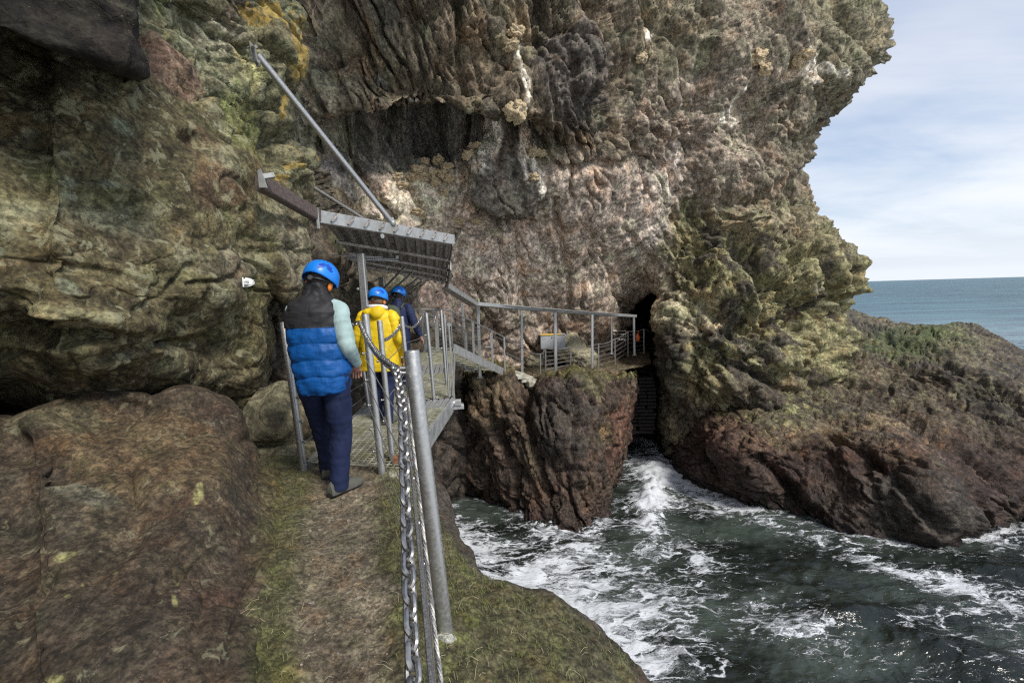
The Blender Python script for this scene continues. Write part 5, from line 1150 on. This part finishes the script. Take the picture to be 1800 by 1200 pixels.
    def helmet(tilt=0., strap=False):
        top = np.array(J['head'])+up*.030
        f_ = lambda q: np.array([q[0], q[1]*(1.0), q[2]])
        mb = MB(); hu, hv = 48, 20; vs = []
        for j in range(hv+1):
            ph = math.pi*.5*1.10*j/hv
            for i in range(hu):
                th = 2*math.pi*i/hu; lowr = 1.0+.0*math.sin(th)
                rim = math.cos(ph)
                q = np.array([math.sin(ph)*math.cos(th)*.125, math.sin(ph)*math.sin(th)*.15, rim*.125])
                if j > hv*.7: q[2] -= (j-hv*.7)/(hv*.3)*(.028*abs(math.cos(th))**2 + (.010 if math.sin(th) > 0 else .0)); 
                vs.append(top+HR @ q)
        mb.add(vs, [(j*hu+i, (j+1)*hu+i, (j+1)*hu+(i+1) % hu, j*hu+(i+1) % hu) for j in range(hv) for i in range(hu)])
        sh = finish(mb, 'helmet', HELM, 0); 
        sh.modifiers.new('t', 'SOLIDIFY').thickness = -.003 if False else .003; sh.modifiers['t'].offset = 0
        def dec(cx, cz, pts, k_=1.):
            m_ = MB()
            for poly in pts:
                vs = []
                for (a, b) in poly:
                    th = cx+a; ph = cz+b; q = np.array([math.sin(ph)*math.sin(th)*.1295*k_, -math.sin(ph)*math.cos(th)*.1545*k_, math.cos(ph)*.1285*k_]); vs.append(top+HR @ q)
                m_.add(vs, [tuple(range(len(vs)))])
            return m_
        pet = []
        for k in range(6):
            a = math.radians(-100+k*40); l1, l2, w = .08, .46, .13
            ca, sa = math.cos(a), math.sin(a); pet.append([(l1*sa, -l1*ca*.8+.08), (l2*.75*sa-w*ca, (-l2*.75*ca-w*sa)*.8+.08), (l2*sa, -l2*ca*.8+.08), (l2*.8*sa+w*ca*.9, (-l2*.8*ca+w*sa*.9)*.8+.08)])
        e = finish(dec(.62, 1.20, pet), 'emblem', HLOGO, 0); e.parent = sh
        vt = []
        for k in range(-2, 3): vt.append([(k*.35-.10, -.03), (k*.35+.10, -.03), (k*.35+.08, .04), (k*.35-.08, .04)])
        e = finish(dec(0, .62, vt, .99), 'vent', BLACK, 0); e.parent = sh
        m_ = MB(); pts_ = [np.array(J['head'])+HR @ np.array([.096*math.sin(a), -.108*math.cos(a), -.005-.015*math.cos(a)]) for a in np.linspace(-1.7, 1.7, 24)]
        for q in pts_: pass
        m_.tube(pts_, .013, 10); finish(m_, 'head_band', BLACK, 0).parent = sh
        m_ = MB(); c_ = np.array(J['head'])+HR @ np.array([-.02, -.112, -.022]); m_.tube([c_, c_+HR @ np.array([0, -.012, 0])], .019, 16); finish(m_, 'dial', simple('dial_grey', (.06, .06, .06), .4), 0).parent = sh
        if strap:
            m_ = MB(); m_.tube([top+HR @ np.array([.128*math.cos(a), .153*math.sin(a), -.02]) for a in np.linspace(0, 2*math.pi, 40)], .006, 6); finish(m_, 'headlamp_strap', BLACK, 0).parent = sh
        return sh
    def pads():
        for k in (-1, 1):
            m_ = MB(); c_ = np.array(J['head'])+HR @ np.array([k*.088, -.012, -.035]); m_.ball(c_, (.014, .028, .04), 14, 10, R=HR); finish(m_, 'ear_pad', ORG, 0)
    dress(dict(T=T, J=J, limb=limb, torso=torso, finish=finish, shoe=shoe, helmet=helmet, pads=pads, HR=HR, hd=hd, o=o))
    return o
M_VB = cloth('blue_quilted_nylon', (.004, .075, .27), .5, .010, 14.); M_VK = cloth('black_nylon', (.022, .022, .024), .6, .010, 12.); M_MINT = cloth('mint_fleece', (.33, .44, .43), .9, .012, 9.)
M_NAVY = cloth('navy_trousers', (.012, .020, .062), .8, .022, 7.); M_YEL = cloth('yellow_raincoat', (.72, .50, .015), .5, .025, 5.); M_WHITE = cloth('white_fleece', (.72, .70, .72), .95, .006, 40.)
M_NJ = cloth('navy_jacket', (.014, .022, .065), .7, .016, 8.); M_OL = cloth('olive_backpack', (.075, .085, .055), .8, .005, 20.); SHOE = cloth('grey_olive_shoe', (.10, .10, .08), .8, .003, 60.); SOLE = simple('black_sole', (.03, .03, .032), .6)
TREAD = simple('shoe_accent', (.45, .55, .42), .6)
def legs(K, hem=.062, th=.10, kn=.080, mat=None, zt=.95):
    J = K['J']
    for sd in ('L', 'R'):
        h, k, a = (np.array(J[q+sd], float) for q in ('hp', 'kn', 'an'))
        m_ = K['limb']([h+[0, 0, .05], h, lerp(h, k, .5), k, lerp(k, a, .55), a+[0, 0, -.055]], [th*1.05, th*1.05, th*.95, kn, kn*.88, hem], 30, 70, .022, 9)
        K['finish'](m_, 'trouser_leg', mat or M_NAVY, .014, 9., 3. if sd == 'L' else 9.)
        K['shoe'](J['an'+sd], J['toe'+sd], SHOE, SOLE)
def dress1(K):
    J = K['J']; legs(K, .070, .104, .086)
    cx, cy = J['chest'][0], J['chest'][1]; px, py = J['pelvis'][0], J['pelvis'][1]
    sec = [(px, py, .795, .180, .135), (px, py, .81, .188, .150), (px, py, .95, .200, .160), (cx*.6+px*.4, cy*.6+py*.4, 1.12, .206, .160), (cx, cy, 1.28, .210, .155), (cx, cy, 1.40, .208, .145), (cx, cy+.01, 1.455, .186, .125), (cx+.005, cy+.02, 1.495, .14, .10), (cx+.01, cy+.03, 1.52, .095, .085), (cx+.015, cy+.04, 1.56, .086, .084), (cx+.02, cy+.05, 1.61, .082, .085)]
    m_, zs = K['torso'](sec, 64, (.122, 1.285, .80, .11), 200)
    m_.mi = [0]*len(m_.f); seg = 64
    for fi in range(len(m_.f)):
        z = zs[min(fi//seg, len(zs)-1)] if fi < seg*199 else 0
        m_.mi[fi] = 1 if z > 1.285 else 0
    K['finish'](m_, 'puffer_vest', [M_VB, M_VK], .018, 13., 2., 80)
    for sd in ('L', 'R'):
        s, e, w_ = (np.array(J[q+sd], float) for q in ('sh', 'el', 'wr'))
        m_ = K['limb']([s+[(-.05 if sd == 'R' else .05), 0, .045], s+[0, 0, .005], lerp(s, e, .35), e, lerp(e, w_, .5), w_], [.035, .066, .068, .060, .051, .038], 28, 70, .03, 13)
        K['finish'](m_, 'sleeve', M_MINT, .012, 10., 4.)
    K['helmet'](); K['pads']()
    m_ = MB(); m_.ball(K['hd']+K['HR'] @ np.array([0, -.02, .0]), (.089, .092, .07), 24, 14, R=K['HR']); K['finish'](m_, 'hair', HAIR, .002, 60)
def dress2(K):
    J = K['J']; legs(K, .065, .095, .078)
    cx, cy = J['chest'][0], J['chest'][1]
    sec = [(0, 0, .70, .265, .19), (0, 0, .715, .268, .195), (0, 0, .95, .25, .18), (0, 0, 1.15, .235, .165), (cx, cy, 1.3, .235, .16), (cx, cy, 1.39, .225, .145), (cx, cy, 1.44, .19, .125), (cx, cy+.01, 1.475, .12, .10), (cx, cy+.02, 1.50, .09, .085)]
    m_, zs = K['torso'](sec, 64, None, 100); K['finish'](m_, 'raincoat', M_YEL, .022, 6., 5., 80)
    for sd in ('L', 'R'):
        s, e, w_ = (np.array(J[q+sd], float) for q in ('sh', 'el', 'wr'))
        m_ = K['limb']([s+[(-.05 if sd == 'R' else .05), 0, .045], s+[0, 0, .005], lerp(s, e, .35), e, lerp(e, w_, .5), w_], [.045, .078, .084, .078, .070, .060], 28, 60, .035, 11)
        K['finish'](m_, 'sleeve', M_YEL, .016, 8., 6.)
    m_ = MB(); m_.ball((cx, cy-.10, 1.44), (.145, .085, .085), 32, 18, fn=lambda q: q*(1+.12*math.sin(q[0]*30))); K['finish'](m_, 'hood', M_YEL, .02, 9., 7.)
    m_ = MB(); m_.tube([(cx+.105*math.sin(a), cy+.0-.10*math.cos(a), 1.505+.02*math.cos(a)) for a in np.linspace(-2.6, 2.6, 30)], .028, 14); K['finish'](m_, 'fleece_collar', M_WHITE, .006, 30.)
    K['helmet'](); K['pads']()
    m_ = MB(); m_.ball(K['hd']+K['HR'] @ np.array([0, -.02, -.01]), (.092, .095, .085), 24, 14, R=K['HR']); K['finish'](m_, 'hair', simple('light_brown_hair', (.20, .11, .06), .8, 0, .3, 90), .003, 60)
def dress3(K):
    J = K['J']; legs(K, .065, .10, .08)
    cx, cy = J['chest'][0], J['chest'][1]
    sec = [(0, 0, .84, .19, .14), (0, 0, .95, .20, .15), (0, 0, 1.15, .20, .15), (cx, cy, 1.3, .215, .15), (cx, cy, 1.39, .215, .14), (cx, cy, 1.44, .18, .12), (cx, cy+.01, 1.48, .11, .095), (cx, cy+.02, 1.53, .08, .08), (cx, cy+.03, 1.58, .078, .08)]
    m_, zs = K['torso'](sec, 56, None, 90); K['finish'](m_, 'jacket', M_NJ, .012, 8., 5., 80)
    for sd in ('L', 'R'):
        s, e, w_ = (np.array(J[q+sd], float) for q in ('sh', 'el', 'wr'))
        m_ = K['limb']([s+[(-.05 if sd == 'R' else .05), 0, .045], s+[0, 0, .005], lerp(s, e, .35), e, lerp(e, w_, .5), w_], [.045, .074, .076, .066, .056, .045], 28, 60, .03, 11)
        K['finish'](m_, 'sleeve', M_NJ, .010, 8., 6.)
    m_ = MB(); m_.ball((cx-.03, cy-.20, 1.22), (.155, .11, .26), 32, 22, fn=lambda q: np.sign(q)*np.abs(q/np.array([.155, .11, .26]))**.8*np.array([.155, .11, .26])); bp_ = K['finish'](m_, 'backpack', M_OL, .012, 10.)
    for k in (-1, 1):
        m_ = MB(); m_.tube([(cx+k*.12, cy-.14, 1.42), (cx+k*.13, cy-.05, 1.485), (cx+k*.13, cy+.08, 1.44), (cx+k*.14, cy+.15, 1.3), (cx+k*.17, cy+.02, 1.05), (cx+k*.1, cy-.14, 1.0)], .013, 8); K['finish'](m_, 'strap', M_OL, 0).parent = bp_
    K['helmet'](0, True)
    m_ = MB(); m_.ball(K['hd']+K['HR'] @ np.array([0, -.015, -.005]), (.090, .093, .07), 24, 14, R=K['HR']); K['finish'](m_, 'hair', HAIR, .002, 60)
J1 = dict(pelvis=(0, 0, .95), chest=(-.035, .015, 1.34), neck=(-.025, .035, 1.49), head=(.0, .085, 1.625), shL=(-.18, .02, 1.41), shR=(.155, .0, 1.415), elL=(-.19, .10, 1.15), elR=(.215, -.05, 1.14), wrL=(-.06, .32, 1.10), wrR=(.225, .12, .985), bendR=(-.4, 0, -.1),
          hpL=(-.095, .0, .88), hpR=(.088, 0, .88), knL=(-.125, .20, .50), knR=(.09, .05, .48), anL=(-.16, .36, .095), anR=(.06, .0, .095), toeL=(-.17, .50, .04), toeR=(.13, .11, .04))
person(583, 866, 6.42, math.radians(0), 1.87, J1, 'man seen from behind in blue and black quilted vest with mint sleeves and blue helmet', dress1)
J2 = dict(pelvis=(0, 0, .93), chest=(0, .01, 1.32), neck=(0, .02, 1.47), head=(.0, .05, 1.62), shL=(-.19, 0, 1.40), shR=(.19, 0, 1.40), elL=(-.27, -.03, 1.11), elR=(.28, -.03, 1.11), wrL=(-.27, .10, .88), wrR=(.27, .10, .87),
          hpL=(-.09, 0, .88), hpR=(.09, 0, .88), knL=(-.09, .06, .48), knR=(.10, -.01, .48), anL=(-.09, .05, .095), anR=(.10, -.12, .095), toeL=(-.1, .18, .04), toeR=(.13, .02, .04))
person(675, 740, DZ, math.radians(-4), 1.68, J2, 'person in a bright yellow raincoat with white fleece collar, seen from behind', dress2)
J3 = dict(pelvis=(0, 0, .95), chest=(0, .01, 1.34), neck=(0, .03, 1.49), head=(.01, .07, 1.64), shL=(-.2, 0, 1.42), shR=(.2, 0, 1.42), elL=(-.24, .03, 1.14), elR=(.30, -.02, 1.16), wrL=(-.12, .25, 1.1), wrR=(.37, .05, .93),
          hpL=(-.09, 0, .88), hpR=(.09, 0, .88), knL=(-.09, .12, .48), knR=(.10, .02, .48), anL=(-.09, .18, .095), anR=(.10, -.05, .095), toeL=(-.1, .32, .04), toeR=(.13, .09, .04))
person(706, 684, DZ, math.radians(-8), 1.70, J3, 'farthest hiker, in a dark navy jacket with olive backpack and blue helmet', dress3)
# ================================================================ LIGHT, SKY, CAMERA
w = bpy.data.worlds.new('World'); SC.world = w; w.use_nodes = True
t = NT(w.node_tree); bg = w.node_tree.nodes['Background']
sun_el, sun_az = math.radians(48), math.radians(140)      # azimuth clockwise from +Y
sky = t.n('ShaderNodeTexSky', sky_type='NISHITA', sun_disc=False, sun_elevation=sun_el, sun_rotation=sun_az, air_density=1.0, dust_density=1.2, ozone_density=1.4)
gen = t.n('ShaderNodeTexCoord').outputs['Generated']
sep = t.n('ShaderNodeSeparateXYZ', inp={0: gen}).outputs
# project the view direction on a high cloud deck
zc = t.math('ADD', t.math('MAXIMUM', sep[2], 0.), .12)
cv = t.n('ShaderNodeCombineXYZ', inp={0: t.math('DIVIDE', sep[0], zc), 1: t.math('DIVIDE', sep[1], zc), 2: 0.}).outputs[0]
n1 = t.noise(t.vec(cv, (.5, .8, 1), (0, 0, math.radians(35))), .5, 7, .52, .5)
n2 = t.noise(t.vec(cv, (.5, 1.1, 1), (0, 0, math.radians(-20))), 1.1, 6, .6, .8)
cl = t.ramp(t.math('ADD', t.math('MULTIPLY', n1, .8), t.math('MULTIPLY', n2, .2)), .38, .60, .0, 1.)
cl = t.math('MAXIMUM', cl, t.ramp(sep[2], .16, .0, 0, .85))
elev = t.ramp(sep[2], .0, .6)
ccol = t.mix(elev, (5.9, 6.2, 6.6), (4.0, 4.3, 5.1))
blue = t.mix(.55, sky.outputs[0], (2.9, 3.7, 5.1))
bank = t.math('MULTIPLY', t.ramp(sep[2], .012, .03), t.ramp(sep[2], .085, .055))
c_ = t.mix(cl, blue, ccol)
c_ = t.mix(t.math('MULTIPLY', bank, t.ramp(t.noise(t.vec(gen, (1, 1, 9)), 2.2, 5), .35, .6, .3, .9)), c_, (4.7, 5.1, 5.7))
w.node_tree.links.new(c_, bg.inputs[0]); bg.inputs[1].default_value = .098
sl = bpy.data.lights.new('sun', 'SUN'); sl.energy = 2.4; sl.angle = math.radians(14); sl.color = (1, .96, .9)
so = bpy.data.objects.new('sun', sl); COL.objects.link(so)
dv = Vector((math.sin(sun_az)*math.cos(sun_el), math.cos(sun_az)*math.cos(sun_el), math.sin(sun_el)))
so.rotation_euler = dv.to_track_quat('Z', 'Y').to_euler()
cd = bpy.data.cameras.new('camera'); co = bpy.data.objects.new('camera', cd); COL.objects.link(co)
cd.sensor_width = 36; cd.lens = F/1800*36; cd.clip_start = .05; cd.clip_end = 200000
M = Matrix(((_r[0], _u[0], -_f[0], CAM[0]), (_r[1], _u[1], -_f[1], CAM[1]), (_r[2], _u[2], -_f[2], CAM[2]), (0, 0, 0, 1)))
co.matrix_world = M
SC.camera = co
SC.view_settings.view_transform = 'Standard'; SC.view_settings.look = 'None'; SC.view_settings.exposure = .74; SC.view_settings.gamma = 1
SC.render.resolution_x = 1024; SC.render.resolution_y = 682

SC.cycles.use_denoising = False; SC.cycles.use_adaptive_sampling = False; SC.cycles.max_bounces = 6; SC.cycles.diffuse_bounces = 3; SC.cycles.sample_clamp_indirect = 3.0; SC.cycles.sample_clamp_direct = 2.5; SC.cycles.filter_width = 1.25
